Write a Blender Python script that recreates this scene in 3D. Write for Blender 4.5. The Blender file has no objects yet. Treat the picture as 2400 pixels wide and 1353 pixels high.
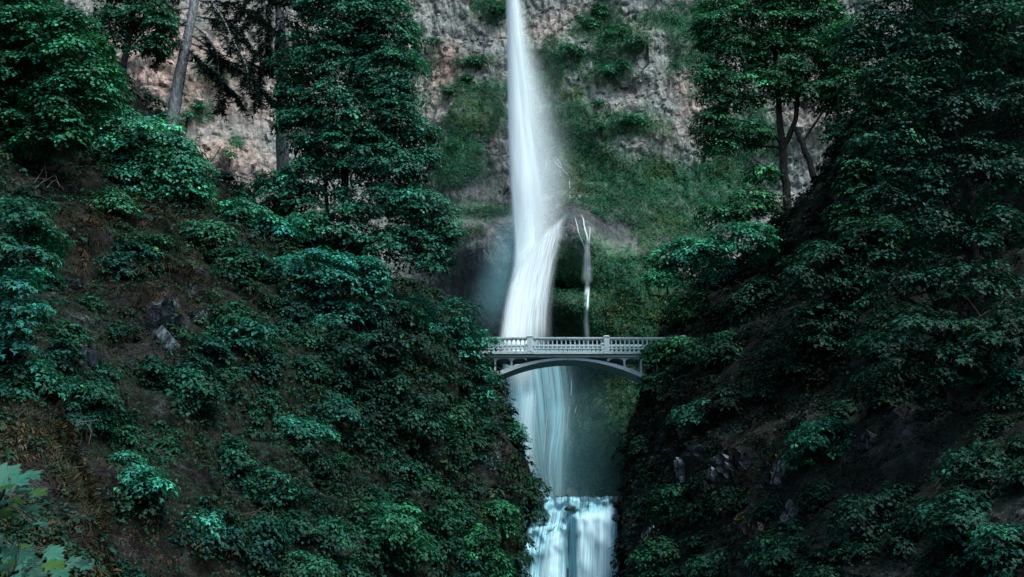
import bpy, math, random
import numpy as np
from mathutils import Vector
from mathutils.bvhtree import BVHTree

# ------------------------------------------------------------------ camera, sky, sun, exposure
SC = bpy.context.scene
COL = SC.collection
F, CX, CY, PITCH = 2400.0, 1200.0, 676.5, math.radians(16.0)
CP, SP = math.cos(PITCH), math.sin(PITCH)
cam_d = bpy.data.cameras.new('camera'); cam = bpy.data.objects.new('camera', cam_d); COL.objects.link(cam)
cam_d.sensor_width = 36.0; cam_d.lens = 36.0; cam_d.clip_start = 0.1; cam_d.clip_end = 3000.0
cam.location = (0, 0, 0); cam.rotation_euler = (math.radians(90) + PITCH, 0, 0)
SC.camera = cam

SUN_EL, SUN_AZ = math.radians(60), math.radians(128)       # azimuth from +Y towards +X
W = bpy.data.worlds.new('World'); SC.world = W; W.use_nodes = True
wn = W.node_tree.nodes; wl = W.node_tree.links; wn.clear()
wo = wn.new('ShaderNodeOutputWorld'); bg = wn.new('ShaderNodeBackground'); sky = wn.new('ShaderNodeTexSky')
sky.sky_type = 'NISHITA'; sky.sun_disc = False; sky.sun_elevation = SUN_EL; sky.sun_rotation = SUN_AZ
sky.air_density = 1.3; sky.dust_density = 1.5; sky.ozone_density = 1.5
bg.inputs['Strength'].default_value = 0.07
wl.new(sky.outputs[0], bg.inputs[0]); wl.new(bg.outputs[0], wo.inputs[0])
sd = bpy.data.lights.new('sun', 'SUN'); sun = bpy.data.objects.new('sun', sd); COL.objects.link(sun)
sd.energy = 1.5; sd.angle = math.radians(25); sd.color = (.97, 1.0, .99)
sdir = Vector((math.sin(SUN_AZ) * math.cos(SUN_EL), math.cos(SUN_AZ) * math.cos(SUN_EL), math.sin(SUN_EL)))
sun.rotation_euler = sdir.to_track_quat('Z', 'Y').to_euler()
SC.view_settings.view_transform = 'Standard'; SC.view_settings.look = 'None'
SC.view_settings.gamma = 1.0; SC.view_settings.use_curve_mapping = False
SC.view_settings.exposure = 1.6
SC.render.engine = 'CYCLES'
cy = SC.cycles
cy.max_bounces = 5; cy.diffuse_bounces = 2; cy.glossy_bounces = 2; cy.transmission_bounces = 3
cy.transparent_max_bounces = 32; cy.volume_bounces = 0; cy.use_denoising = True
cy.caustics_reflective = False; cy.caustics_refractive = False

RNG = np.random.default_rng(7)

# ------------------------------------------------------------------ projection helpers
def at(px, py, Y):
    u = (px - CX) / F; v = (CY - py) / F
    dy = CP - v * SP; dz = SP + v * CP
    return np.array([u / dy * Y, Y, dz / dy * Y])
def at_arr(px, py, Y):
    u = (px - CX) / F; v = (CY - py) / F
    dy = CP - v * SP; dz = SP + v * CP
    return np.stack([u / dy * Y, Y + 0 * px, dz / dy * Y], -1)
def proj(P):
    P = np.asarray(P); d = P[..., 1] * CP + P[..., 2] * SP
    return CX + F * P[..., 0] / d, CY - F * (P[..., 2] * CP - P[..., 1] * SP) / d

# ------------------------------------------------------------------ noise
def _h(ix, iy, iz, seed):
    n = (ix.astype(np.int64) * 73856093) ^ (iy.astype(np.int64) * 19349663) ^ (iz.astype(np.int64) * 83492791) ^ (seed * 2654435)
    n = n.astype(np.uint32); n ^= n >> np.uint32(15); n = n * np.uint32(2246822519); n ^= n >> np.uint32(13)
    n = n * np.uint32(3266489917); n ^= n >> np.uint32(16)
    return n.astype(np.float64) / 4294967295.0
def vnoise(P, s, seed=0):
    q = P / s; i = np.floor(q); f = q - i; f = f * f * (3 - 2 * f); i = i.astype(np.int64)
    r = 0
    for a in (0, 1):
        wa = f[:, 0] if a else 1 - f[:, 0]
        for b in (0, 1):
            wb = f[:, 1] if b else 1 - f[:, 1]
            for c in (0, 1):
                wc = f[:, 2] if c else 1 - f[:, 2]
                r = r + wa * wb * wc * _h(i[:, 0] + a, i[:, 1] + b, i[:, 2] + c, seed)
    return r
def fbm(P, s, octv=4, seed=0, gain=0.5):
    r = 0; a = 1; t = 0
    for k in range(octv):
        r = r + a * (vnoise(P, s / 2 ** k, seed + k * 17) - 0.5) * 2; t += a; a *= gain
    return r / t
def worley(P, s, seed=0):
    q = P / s; i = np.floor(q).astype(np.int64)
    f1 = np.full(len(P), 9.0); f2 = np.full(len(P), 9.0); cid = np.zeros(len(P))
    for a in (-1, 0, 1):
        for b in (-1, 0, 1):
            for c in (-1, 0, 1):
                x, y, z = i[:, 0] + a, i[:, 1] + b, i[:, 2] + c
                d = np.sqrt((x + _h(x, y, z, seed + 1) - q[:, 0]) ** 2 + (y + _h(x, y, z, seed + 2) - q[:, 1]) ** 2 + (z + _h(x, y, z, seed + 3) - q[:, 2]) ** 2)
                near = d < f1
                f2 = np.where(near, f1, np.minimum(f2, d)); cid = np.where(near, _h(x, y, z, seed + 4), cid); f1 = np.where(near, d, f1)
    return f1, f2, cid
def smooth(a, b, x):
    t = np.clip((x - a) / (b - a), 0, 1); return t * t * (3 - 2 * t)
def blobs(px, py, L):
    m = np.zeros_like(px, dtype=float)
    for b in L:
        s = b[4] if len(b) > 4 else 1.0
        d = ((px - b[0]) / b[2]) ** 2 + ((py - b[1]) / b[3]) ** 2
        m = np.maximum(m, s * np.exp(-d * 0.9))
    return m
class TPS:
    def __init__(s, pts, vals):
        s.p = np.asarray(pts, float); n = len(s.p)
        d = np.linalg.norm(s.p[:, None] - s.p[None], axis=2); K = s.k(d) + np.eye(n) * 0.5
        A = np.zeros((n + 3, n + 3)); A[:n, :n] = K; A[:n, n] = 1; A[:n, n + 1:] = s.p; A[n, :n] = 1; A[n + 1:, :n] = s.p.T
        s.w = np.linalg.solve(A, np.concatenate([vals, [0, 0, 0]])); s.n = n
    @staticmethod
    def k(d): return np.where(d > 1e-9, d * d * np.log(np.maximum(d, 1e-9)), 0)
    def __call__(s, q):
        sh = q.shape[:-1]; q = q.reshape(-1, 2)
        d = np.linalg.norm(q[:, None] - s.p[None], axis=2)
        return (s.k(d) @ s.w[:s.n] + s.w[s.n] + q @ s.w[s.n + 1:]).reshape(sh)

# ------------------------------------------------------------------ mesh and object helpers
def tag(o, label=None, cat=None, group=None, kind=None):
    if label: o['label'] = label
    if cat: o['category'] = cat
    if group: o['group'] = group
    if kind: o['kind'] = kind
    return o
def mesh_np(name, V, polys, mat, parent=None, col=None, uv=None, attrs=None, shade=False):
    """polys: list of int arrays (n,k). One mesh object."""
    V = np.asarray(V, float).reshape(-1, 3)
    me = bpy.data.meshes.new(name)
    polys = [np.asarray(p, np.int32) for p in polys if len(p)]
    loops = np.concatenate([p.ravel() for p in polys]); tot = np.concatenate([np.full(len(p), p.shape[1], np.int32) for p in polys])
    st = np.concatenate([[0], np.cumsum(tot)[:-1]]).astype(np.int32)
    me.vertices.add(len(V)); me.vertices.foreach_set('co', V.astype(np.float32).ravel())
    me.loops.add(len(loops)); me.loops.foreach_set('vertex_index', loops)
    me.polygons.add(len(tot)); me.polygons.foreach_set('loop_start', st); me.polygons.foreach_set('loop_total', tot)
    me.polygons.foreach_set('use_smooth', np.full(len(tot), shade, dtype=bool))
    me.update(calc_edges=True)
    if col is not None:
        a = me.attributes.new('tint', 'FLOAT_COLOR', 'POINT'); c = np.ones((len(V), 4), np.float32); c[:, :3] = col; a.data.foreach_set('color', c.ravel())
    if attrs:
        for k, x in attrs.items():
            a = me.attributes.new(k, 'FLOAT', 'POINT'); a.data.foreach_set('value', np.asarray(x, np.float32).ravel())
    if uv is not None:
        l = me.uv_layers.new(name='flow'); l.data.foreach_set('uv', np.asarray(uv, np.float32)[loops].ravel())
    if mat: me.materials.append(mat)
    o = bpy.data.objects.new(name, me); COL.objects.link(o)
    if parent is not None: o.parent = parent; o.matrix_parent_inverse.identity()
    return o
def empty(name, loc=(0, 0, 0)):
    o = bpy.data.objects.new(name, None); COL.objects.link(o); o.location = loc; o.empty_display_size = 0.3
    return o
class Acc:
    """collects geometry of one mesh"""
    def __init__(s): s.v = []; s.p = {}; s.c = []; s.n = 0
    def add(s, v, polys, col=None):
        v = np.asarray(v, float).reshape(-1, 3); s.v.append(v)
        for p in polys:
            p = np.asarray(p, int).reshape(len(p), -1)
            s.p.setdefault(p.shape[1], []).append(p + s.n)
        c = np.ones((len(v), 3)) * 0.5 if col is None else np.broadcast_to(col, (len(v), 3)); s.c.append(c); s.n += len(v)
    def box(s, a, b, col=None):
        x0, y0, z0 = a; x1, y1, z1 = b
        s.add([(x0, y0, z0), (x1, y0, z0), (x1, y1, z0), (x0, y1, z0), (x0, y0, z1), (x1, y0, z1), (x1, y1, z1), (x0, y1, z1)],
              [[(0, 3, 2, 1), (4, 5, 6, 7), (0, 1, 5, 4), (1, 2, 6, 5), (2, 3, 7, 6), (3, 0, 4, 7)]], col)
    def tube(s, P, R, k=7, col=None):
        P = np.asarray(P, float); R = np.broadcast_to(R, (len(P),)); T = np.gradient(P, axis=0); T /= np.linalg.norm(T, axis=1)[:, None] + 1e-9
        up = np.array([0.3, 0.9, 0.2]); A = np.cross(T, up); A /= np.linalg.norm(A, axis=1)[:, None] + 1e-9; B = np.cross(T, A)
        th = np.linspace(0, 2 * math.pi, k, endpoint=False)
        v = P[:, None] + R[:, None, None] * (np.cos(th)[None, :, None] * A[:, None] + np.sin(th)[None, :, None] * B[:, None])
        n = len(P); i = np.arange(n - 1)[:, None] * k; j = np.arange(k)[None]; j2 = (j + 1) % k
        q = np.stack([i + j, i + j2, i + k + j2, i + k + j], -1).reshape(-1, 4)
        s.add(v.reshape(-1, 3), [q], col)
    def build(s, name, mat, parent=None, shade=False, loc=None):
        V = np.concatenate(s.v)
        if loc is not None: V = V - np.asarray(loc)
        return mesh_np(name, V, [np.concatenate(x) for x in s.p.values()], mat, parent, col=np.concatenate(s.c), shade=shade)
def grid_quads(n, m):
    i = np.arange(n - 1)[:, None] * m; j = np.arange(m - 1)[None]
    return np.stack([i + j, i + j + 1, i + m + j + 1, i + m + j], -1).reshape(-1, 4)

# ------------------------------------------------------------------ materials
def new_mat(name):
    m = bpy.data.materials.new(name); m.use_nodes = True; nt = m.node_tree; nt.nodes.clear()
    return m, nt.nodes, nt.links
def N(ns, t, **kw):
    n = ns.new('ShaderNode' + t)
    for k, v in kw.items():
        if k in n.inputs: n.inputs[k].default_value = v
        else: setattr(n, k, v)
    return n
def ramp(ns, stops, interp='LINEAR'):
    r = ns.new('ShaderNodeValToRGB'); r.color_ramp.interpolation = interp
    e = r.color_ramp.elements
    e[0].position, e[0].color = stops[0][0], (*stops[0][1], 1)
    e[1].position, e[1].color = stops[-1][0], (*stops[-1][1], 1)
    for p, c in stops[1:-1]:
        x = e.new(p); x.color = (*c, 1)
    return r
def mixc(ns, ls, fac, a, b, mode='MIX'):
    m = ns.new('ShaderNodeMix'); m.data_type = 'RGBA'; m.blend_type = mode
    for s, v in ((m.inputs[0], fac), (m.inputs[6], a), (m.inputs[7], b)):
        if hasattr(v, 'node'): ls.new(v, s)
        elif isinstance(v, (int, float)): s.default_value = v if s.type == 'VALUE' else (v, v, v, 1)
        else: s.default_value = (*v, 1)
    return m.outputs[2]
def math_(ns, ls, op, a, b=None, c=None, clamp=False):
    m = ns.new('ShaderNodeMath'); m.operation = op; m.use_clamp = clamp
    for i, v in enumerate((a, b, c)):
        if v is None: continue
        if hasattr(v, 'node'): ls.new(v, m.inputs[i])
        else: m.inputs[i].default_value = v
    return m.outputs[0]
def leaf_mat(name, rough=0.5, spec=0.16, trans=0.22):
    m, ns, ls = new_mat(name)
    a = N(ns, 'Attribute', attribute_name='tint')
    no = N(ns, 'TexNoise', Scale=2.1, Detail=2.0); tc = N(ns, 'TexCoord'); ls.new(tc.outputs['Object'], no.inputs['Vector'])
    c = mixc(ns, ls, 1.0, a.outputs['Color'], ramp_out(ns, ls, no.outputs[0], [(0.3, (.75, .8, .8)), (0.7, (1.25, 1.2, 1.15))]), 'MULTIPLY')
    b = N(ns, 'BsdfPrincipled', Roughness=rough); b.inputs['Specular IOR Level'].default_value = spec
    ls.new(c, b.inputs['Base Color'])
    t = N(ns, 'BsdfTranslucent'); ls.new(mixc(ns, ls, 1.0, c, (.9, 1.25, 0.75), 'MULTIPLY'), t.inputs[0])
    mx = N(ns, 'MixShader', Fac=trans); ls.new(b.outputs[0], mx.inputs[1]); ls.new(t.outputs[0], mx.inputs[2])
    o = N(ns, 'OutputMaterial'); ls.new(mx.outputs[0], o.inputs[0]); return m
def ramp_out(ns, ls, fac, stops):
    r = ramp(ns, stops); ls.new(fac, r.inputs[0]); return r.outputs[0]
M_LEAF = leaf_mat('leaf', spec=.11)
M_MATTE = leaf_mat('moss_and_dry_leaf', rough=0.8, spec=0.08, trans=0.12)
M_NEEDLE = leaf_mat('needles', rough=0.6, spec=0.3, trans=0.08)
def bark_mat(name, c0, c1, sc=6):
    m, ns, ls = new_mat(name); tc = N(ns, 'TexCoord'); mp = N(ns, 'Mapping'); mp.inputs['Scale'].default_value = (1, 1, .35)
    ls.new(tc.outputs['Object'], mp.inputs[0]); no = N(ns, 'TexNoise', Scale=sc, Detail=8.0, Roughness=.65); ls.new(mp.outputs[0], no.inputs['Vector'])
    vo = N(ns, 'TexVoronoi', Scale=sc * 1.2); ls.new(mp.outputs[0], vo.inputs['Vector'])
    b = N(ns, 'BsdfPrincipled', Roughness=.85); b.inputs['Specular IOR Level'].default_value = .2
    ls.new(ramp_out(ns, ls, no.outputs[0], [(.35, c0), (.65, c1)]), b.inputs['Base Color'])
    bp = N(ns, 'Bump', Strength=.8, Distance=.12); ls.new(math_(ns, ls, 'ADD', no.outputs[0], vo.outputs[0]), bp.inputs['Height']); ls.new(bp.outputs[0], b.inputs['Normal'])
    o = N(ns, 'OutputMaterial'); ls.new(b.outputs[0], o.inputs[0]); return m
M_BARK_GREY = bark_mat('grey_bark', (.13, .14, .15), (.36, .39, .40), 5)
M_BARK_DARK = bark_mat('dark_bark', (.012, .013, .010), (.045, .045, .038))
M_TWIG = bark_mat('dry_twig', (.10, .10, .08), (.22, .21, .18), 20)

def rock_mat():
    m, ns, ls = new_mat('cliff_rock'); tc = N(ns, 'TexCoord'); P = tc.outputs['Object']
    mp = N(ns, 'Mapping'); mp.inputs['Scale'].default_value = (1, 1, .6); ls.new(P, mp.inputs[0])
    n1 = N(ns, 'TexNoise', Scale=.16, Detail=6.0, Roughness=.6); ls.new(P, n1.inputs['Vector'])
    n2 = N(ns, 'TexNoise', Scale=1.4, Detail=8.0, Roughness=.7); ls.new(mp.outputs[0], n2.inputs['Vector'])
    n3 = N(ns, 'TexNoise', Scale=.6, Detail=5.0, Roughness=.65); ls.new(P, n3.inputs['Vector'])
    v1 = N(ns, 'TexVoronoi', Scale=1.1, feature='DISTANCE_TO_EDGE'); ls.new(mixc(ns, ls, .12, mp.outputs[0], n2.outputs['Color']), v1.inputs['Vector'])
    grey = ramp_out(ns, ls, n2.outputs[0], [(.3, (.11, .13, .13)), (.5, (.27, .29, .275)), (.7, (.47, .48, .455))])
    pink = ramp_out(ns, ls, n2.outputs[0], [(.3, (.19, .125, .105)), (.5, (.42, .30, .25)), (.7, (.60, .47, .41))])
    wa = N(ns, 'Attribute', attribute_name='warm'); da = N(ns, 'Attribute', attribute_name='wet'); ma = N(ns, 'Attribute', attribute_name='moss'); ca = N(ns, 'Attribute', attribute_name='crack')
    wf = math_(ns, ls, 'MULTIPLY_ADD', math_(ns, ls, 'SUBTRACT', n1.outputs[0], .48), 2.0, wa.outputs['Fac'], clamp=True)
    c = mixc(ns, ls, wf, grey, pink)
    df = math_(ns, ls, 'MULTIPLY_ADD', math_(ns, ls, 'SUBTRACT', n3.outputs[0], .5), 1.2, da.outputs['Fac'], clamp=True)
    c = mixc(ns, ls, df, c, ramp_out(ns, ls, n2.outputs[0], [(.35, (.018, .025, .030)), (.7, (.060, .075, .082))]))
    mf = math_(ns, ls, 'MULTIPLY_ADD', math_(ns, ls, 'SUBTRACT', n3.outputs[0], .5), 2.2, ma.outputs['Fac'], clamp=True)
    gr = ramp_out(ns, ls, n2.outputs[0], [(.3, (.018, .070, .036)), (.5, (.045, .145, .075)), (.7, (.10, .20, .09))])
    c = mixc(ns, ls, mf, c, gr)
    mps = N(ns, 'Mapping'); mps.inputs['Scale'].default_value = (1.3, 1.3, .12); ls.new(P, mps.inputs[0]); ns_ = N(ns, 'TexNoise', Scale=1.0, Detail=5.0, Roughness=.65); ls.new(mps.outputs[0], ns_.inputs['Vector'])
    c = mixc(ns, ls, 1.0, c, ramp_out(ns, ls, ns_.outputs[0], [(.36, (.50, .54, .55)), (.52, (1, 1, 1)), (.68, (1.18, 1.15, 1.1))]), 'MULTIPLY')
    b = N(ns, 'BsdfPrincipled', Roughness=.85); b.inputs['Specular IOR Level'].default_value = .3
    ls.new(math_(ns, ls, 'MULTIPLY_ADD', df, -.3, .88), b.inputs['Roughness'])
    ls.new(mixc(ns, ls, math_(ns, ls, 'MULTIPLY', ca.outputs['Fac'], .45), c, (.03, .03, .03)), b.inputs['Base Color'])
    h = math_(ns, ls, 'MULTIPLY_ADD', ramp_out(ns, ls, v1.outputs[0], [(0, (0, 0, 0)), (.15, (1, 1, 1))]), .25, n2.outputs[0])
    bp = N(ns, 'Bump', Strength=1.0, Distance=.45); ls.new(h, bp.inputs['Height']); ls.new(math_(ns, ls, 'MULTIPLY_ADD', df, -.35, .95), bp.inputs['Strength']); ls.new(bp.outputs[0], b.inputs['Normal'])
    o = N(ns, 'OutputMaterial'); ls.new(b.outputs[0], o.inputs[0]); return m
M_ROCK = rock_mat()
def soil_mat():
    m, ns, ls = new_mat('hill_soil'); tc = N(ns, 'TexCoord'); P = tc.outputs['Object']
    n2 = N(ns, 'TexNoise', Scale=1.3, Detail=9.0, Roughness=.7); ls.new(P, n2.inputs['Vector'])
    n1 = N(ns, 'TexNoise', Scale=.5, Detail=5.0); ls.new(P, n1.inputs['Vector'])
    ra = N(ns, 'Attribute', attribute_name='rock'); ba = N(ns, 'Attribute', attribute_name='brown')
    g = ramp_out(ns, ls, n2.outputs[0], [(.35, (.006, .011, .007)), (.6, (.018, .032, .018)), (.75, (.04, .055, .03))])
    br = ramp_out(ns, ls, n2.outputs[0], [(.35, (.008, .006, .004)), (.6, (.035, .026, .018)), (.75, (.09, .065, .04))])
    rk = ramp_out(ns, ls, n2.outputs[0], [(.35, (.014, .018, .022)), (.52, (.06, .07, .08)), (.66, (.30, .34, .37))])
    f = math_(ns, ls, 'MULTIPLY_ADD', math_(ns, ls, 'SUBTRACT', n1.outputs[0], .55), 1.2, ba.outputs['Fac'], clamp=True)
    f2 = math_(ns, ls, 'MULTIPLY_ADD', math_(ns, ls, 'SUBTRACT', n1.outputs[0], .5), 2.5, ra.outputs['Fac'], clamp=True)
    n9 = N(ns, 'TexNoise', Scale=7.0, Detail=6.0, Roughness=.75); ls.new(P, n9.inputs['Vector'])
    c = mixc(ns, ls, f2, mixc(ns, ls, f, g, br), rk)
    c = mixc(ns, ls, 1.0, c, ramp_out(ns, ls, n9.outputs[0], [(.40, (.25, .25, .25)), (.55, (1, 1, 1)), (.68, (2.2, 2.1, 2.0))]), 'MULTIPLY')
    b = N(ns, 'BsdfPrincipled', Roughness=.9); b.inputs['Specular IOR Level'].default_value = .25; ls.new(c, b.inputs['Base Color'])
    bp = N(ns, 'Bump', Strength=1.0, Distance=.5); ls.new(math_(ns, ls, 'MULTIPLY_ADD', n9.outputs[0], .4, n2.outputs[0]), bp.inputs['Height']); ls.new(bp.outputs[0], b.inputs['Normal'])
    o = N(ns, 'OutputMaterial'); ls.new(b.outputs[0], o.inputs[0]); return m
M_SOIL = soil_mat()
def concrete_mat():
    m, ns, ls = new_mat('weathered_concrete'); tc = N(ns, 'TexCoord'); P = tc.outputs['Object']
    n1 = N(ns, 'TexNoise', Scale=1.5, Detail=8.0, Roughness=.7); ls.new(P, n1.inputs['Vector'])
    n2 = N(ns, 'TexNoise', Scale=7.0, Detail=6.0, Roughness=.7); ls.new(P, n2.inputs['Vector'])
    st = N(ns, 'Attribute', attribute_name='tint')
    c = ramp_out(ns, ls, n1.outputs[0], [(.3, (.38, .50, .52)), (.5, (.50, .63, .65)), (.7, (.60, .73, .74))])
    sp = ramp_out(ns, ls, n2.outputs[0], [(.36, (.6, .62, .61)), (.48, (1, 1, 1))])
    c = mixc(ns, ls, 1.0, c, sp, 'MULTIPLY')
    c = mixc(ns, ls, 1.0, c, st.outputs['Color'], 'MULTIPLY')
    b = N(ns, 'BsdfPrincipled', Roughness=.8); ls.new(c, b.inputs['Base Color'])
    bp = N(ns, 'Bump', Strength=.4, Distance=.03); ls.new(n2.outputs[0], bp.inputs['Height']); ls.new(bp.outputs[0], b.inputs['Normal'])
    o = N(ns, 'OutputMaterial'); ls.new(b.outputs[0], o.inputs[0]); return m
M_CONC = concrete_mat()
def water_mat(name, col, su=26.0, sv=1.2, lo=.35, hi=.65, amin=0.0, distort=.4, fine=.35):
    """falling water: streaks along the flow, coverage from the mesh attribute 'cover'"""
    m, ns, ls = new_mat(name); uv = N(ns, 'UVMap', uv_map='flow')
    mp = N(ns, 'Mapping'); mp.inputs['Scale'].default_value = (su, sv, 1); ls.new(uv.outputs[0], mp.inputs[0])
    n1 = N(ns, 'TexNoise', Scale=1.0, Detail=3.0, Roughness=.5, Distortion=distort); ls.new(mp.outputs[0], n1.inputs['Vector'])
    mp2 = N(ns, 'Mapping'); mp2.inputs['Scale'].default_value = (su * 4, sv * 2.0, 1); ls.new(uv.outputs[0], mp2.inputs[0])
    n2 = N(ns, 'TexNoise', Scale=1.0, Detail=2.0, Distortion=distort * .5); ls.new(mp2.outputs[0], n2.inputs['Vector'])
    cv = N(ns, 'Attribute', attribute_name='cover')
    s = math_(ns, ls, 'ADD', math_(ns, ls, 'MULTIPLY', n1.outputs[0], 1 - fine), math_(ns, ls, 'MULTIPLY', n2.outputs[0], fine))
    r = N(ns, 'MapRange', interpolation_type='SMOOTHSTEP'); ls.new(s, r.inputs[0]); r.inputs[1].default_value = lo; r.inputs[2].default_value = hi
    r.inputs[3].default_value = amin; r.inputs[4].default_value = 1.0
    # cover 0..1 thins the streaks; above 1 fills them
    k = math_(ns, ls, 'SUBTRACT', cv.outputs['Fac'], 1.0)
    full = math_(ns, ls, 'MAXIMUM', k, 0.0)
    al = math_(ns, ls, 'ADD', math_(ns, ls, 'MULTIPLY', r.outputs[0], math_(ns, ls, 'MINIMUM', cv.outputs['Fac'], 1.0)), full, clamp=True)
    d = N(ns, 'BsdfDiffuse'); t = N(ns, 'BsdfTranslucent'); tr = N(ns, 'BsdfTransparent')
    for x in (d, t): x.inputs[0].default_value = (*col, 1)
    mx = N(ns, 'MixShader', Fac=.15); ls.new(d.outputs[0], mx.inputs[1]); ls.new(t.outputs[0], mx.inputs[2])
    m2 = N(ns, 'MixShader'); ls.new(al, m2.inputs[0]); ls.new(tr.outputs[0], m2.inputs[1]); ls.new(mx.outputs[0], m2.inputs[2])
    o = N(ns, 'OutputMaterial'); ls.new(m2.outputs[0], o.inputs[0]); return m
WHITE = (.83, .94, .95); CYAN = (.62, .88, .95)
M_PLUME = water_mat('falling_water', WHITE, 6, .5, .30, .62, .55, .3, .25)
M_VEIL = water_mat('blown_spray', (.80, .93, .95), 2.2, .8, .25, .75, .35, .6, .12)
M_STREAK = water_mat('water_over_rock', (.84, .95, .95), 24, 1.3, .30, .72, .32, 1.2, .32)
M_SOFT = water_mat('soft_cascade', (.44, .80, .86), 20, .5, .25, .78, .12, .3, .35)
M_LOWER = water_mat('lower_cascade_water', (.42, .80, .90), 60, 1.1, .36, .62, .14, .5, .45)  # cyan base, as in the core below, holds the bluish sky fill of shade
M_LCORE = water_mat('cascade_core', (.62, .88, .93), 30, .5, .30, .66, .30, .3, .45)
M_SPRAY = water_mat('thin_mist', (.28, .62, .70), 1.2, 1.2, .1, .8, .4, .5, .1)
def pool_mat():
    m, ns, ls = new_mat('pool_water'); b = N(ns, 'BsdfPrincipled', Roughness=.12); b.inputs['Base Color'].default_value = (.02, .07, .08, 1)
    n = N(ns, 'TexNoise', Scale=3.0, Detail=4.0); bp = N(ns, 'Bump', Strength=.3, Distance=.1); ls.new(n.outputs[0], bp.inputs['Height']); ls.new(bp.outputs[0], b.inputs['Normal'])
    o = N(ns, 'OutputMaterial'); ls.new(b.outputs[0], o.inputs[0]); return m
M_POOL = pool_mat()

# ------------------------------------------------------------------ back cliff
BULGE = [  # px, py, rx, ry, metres towards the camera
    (1110, 280, 95, 80, 1.6), (1100, 600, 120, 90, 5.0), (1060, 400, 90, 60, 2.0), (1160, 700, 90, 130, 2.0),
    (1335, 590, 62, 85, 6.5), (1250, 700, 120, 150, 4.5), (1330, 760, 60, 40, 5.0), (1318, 702, 46, 13, -4.5),
    (1500, 560, 150, 130, 2.6), (1470, 720, 130, 110, 3.2), (1375, 640, 26, 60, 1.8),
    (1460, 215, 70, 22, -1.6), (1450, 140, 80, 80, 1.2), (1560, 350, 110, 90, 1.4), (1330, 200, 50, 110, 1.5), (1450, 1000, 80, 220, 3),
    (560, 420, 120, 90, 4), (420, 200, 120, 140, 3), (1180, 500, 25, 60, -1.5), (1300, 400, 40, 50, 2.0)]
MOSS = [(1300, 170, 50, 80, .9), (1330, 300, 60, 100, 1.2), (1400, 60, 70, 40, .9), (1450, 95, 70, 50, 1), (1580, 45, 100, 30, 1), (1600, 80, 60, 40, .8), (1430, 165, 60, 25, .9),
    (1450, 300, 120, 36, 1), (1380, 390, 90, 70, 1.2), (1520, 440, 160, 60, 1.3), (1570, 530, 90, 45, 1.3), (1430, 450, 70, 60, 1.2), (1450, 640, 120, 34, 1.3), (1480, 730, 150, 90, 1.3),
    (1120, 215, 95, 24, 1.2), (1130, 270, 70, 60, .9), (1080, 360, 60, 70, 1), (1130, 500, 80, 16, .9), (1040, 540, 90, 18, .9), (1050, 420, 60, 26, .8),
    (1325, 660, 40, 32, 1.3), (1340, 745, 50, 24, .8), (1440, 1000, 100, 220, 1.2), (1110, 145, 50, 14, .8), (1150, 20, 40, 36, .8), (1620, 130, 70, 70, .7),
    (500, 175, 50, 18, .7), (470, 270, 40, 26, .6), (560, 340, 30, 20, .6), (1690, 420, 100, 70, 1), (1780, 300, 80, 90, .6), (1230, 230, 60, 200, .4), (1650, 470, 80, 30, 1)]
WET = [(1060, 510, 150, 50, 1.2), (1110, 420, 90, 70, 1.1), (1090, 600, 70, 70, .9), (1150, 690, 80, 120, 1), (1440, 545, 110, 60, 1.5), (1390, 500, 50, 40, 1.3), (1670, 520, 70, 45, 1.2), (1335, 560, 50, 80, 1.2), (1090, 640, 140, 110, 1.3), (1000, 620, 80, 80, 1), (1410, 500, 30, 60, .8),
    (1280, 1000, 130, 240, 1), (1310, 740, 90, 60, 1), (1590, 260, 30, 40, .5), (1540, 360, 40, 30, .5), (550, 280, 40, 30, .5), (1230, 400, 60, 200, .8), (960, 650, 60, 60, .7), (1170, 260, 26, 90, .8)]
WARM = [(1045, 150, 40, 60, 1.2), (430, 180, 190, 130, 1.1), (560, 400, 110, 70, .95), (620, 250, 60, 120, .6), (1620, 260, 60, 110, .6), (1540, 330, 60, 50, .5), (1230, 60, 240, 50, .25), (1030, 250, 40, 60, .45), (1900, 250, 100, 100, .4)]
def cliff_grid(x0, x1, z0, z1, n, m):
    X, Z = np.meshgrid(np.linspace(x0, x1, n), np.linspace(z0, z1, m), indexing='ij')
    Y = 127 - 0.0022 * np.abs(X - 4) ** 2 + 0.10 * np.maximum(Z - 55, 0)
    Y -= 4.0 * smooth(52, 26, Z) + 3.0 * smooth(26, 12, Z) + 12 * smooth(-18, -45, X)
    P = np.stack([X, Y, Z], -1); px, py = proj(P)
    for b in BULGE: Y = Y - b[4] * np.exp(-(((px - b[0]) / b[2]) ** 2 + ((py - b[1]) / b[3]) ** 2))
    P[..., 1] = Y; Q = P.reshape(-1, 3).copy()
    wet = blobs(px, py, WET).ravel(); moss = blobs(px, py, MOSS).ravel(); warm = blobs(px, py, WARM).ravel()
    rough = 1 - .75 * np.clip(wet, 0, 1)
    d = fbm(Q, 13, 5, 3, .45) * 2.4 + fbm(Q, 3.2, 3, 9) * .45 * rough
    Qs = Q * [1, 1, .55]; f1, f2, cid = worley(Qs + fbm(Q, 3, 2, 5)[:, None] * .4, 1.5, 4)
    e = f2 - f1; crack = smooth(.16, .0, e)
    d += rough * (cid * .42 + smooth(0, .25, e) * .22)
    f1, f2, cid2 = worley(Q * [1, 1, .22], .62, 14); d += rough * (cid2 * .22 + smooth(0, .3, f2 - f1) * .12)
    strata = np.sin((Q[:, 2] + fbm(Q, 18, 3, 44) * 4) * .55); d += smooth(.2, .9, strata) * .45 * rough
    P[..., 1] -= d.reshape(n, m)
    return P, moss, wet, warm, crack * rough
n, m = 470, 340
CP_, c_moss, c_wet, c_warm, c_crack = cliff_grid(-62, 78, -2, 104, n, m)
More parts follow.
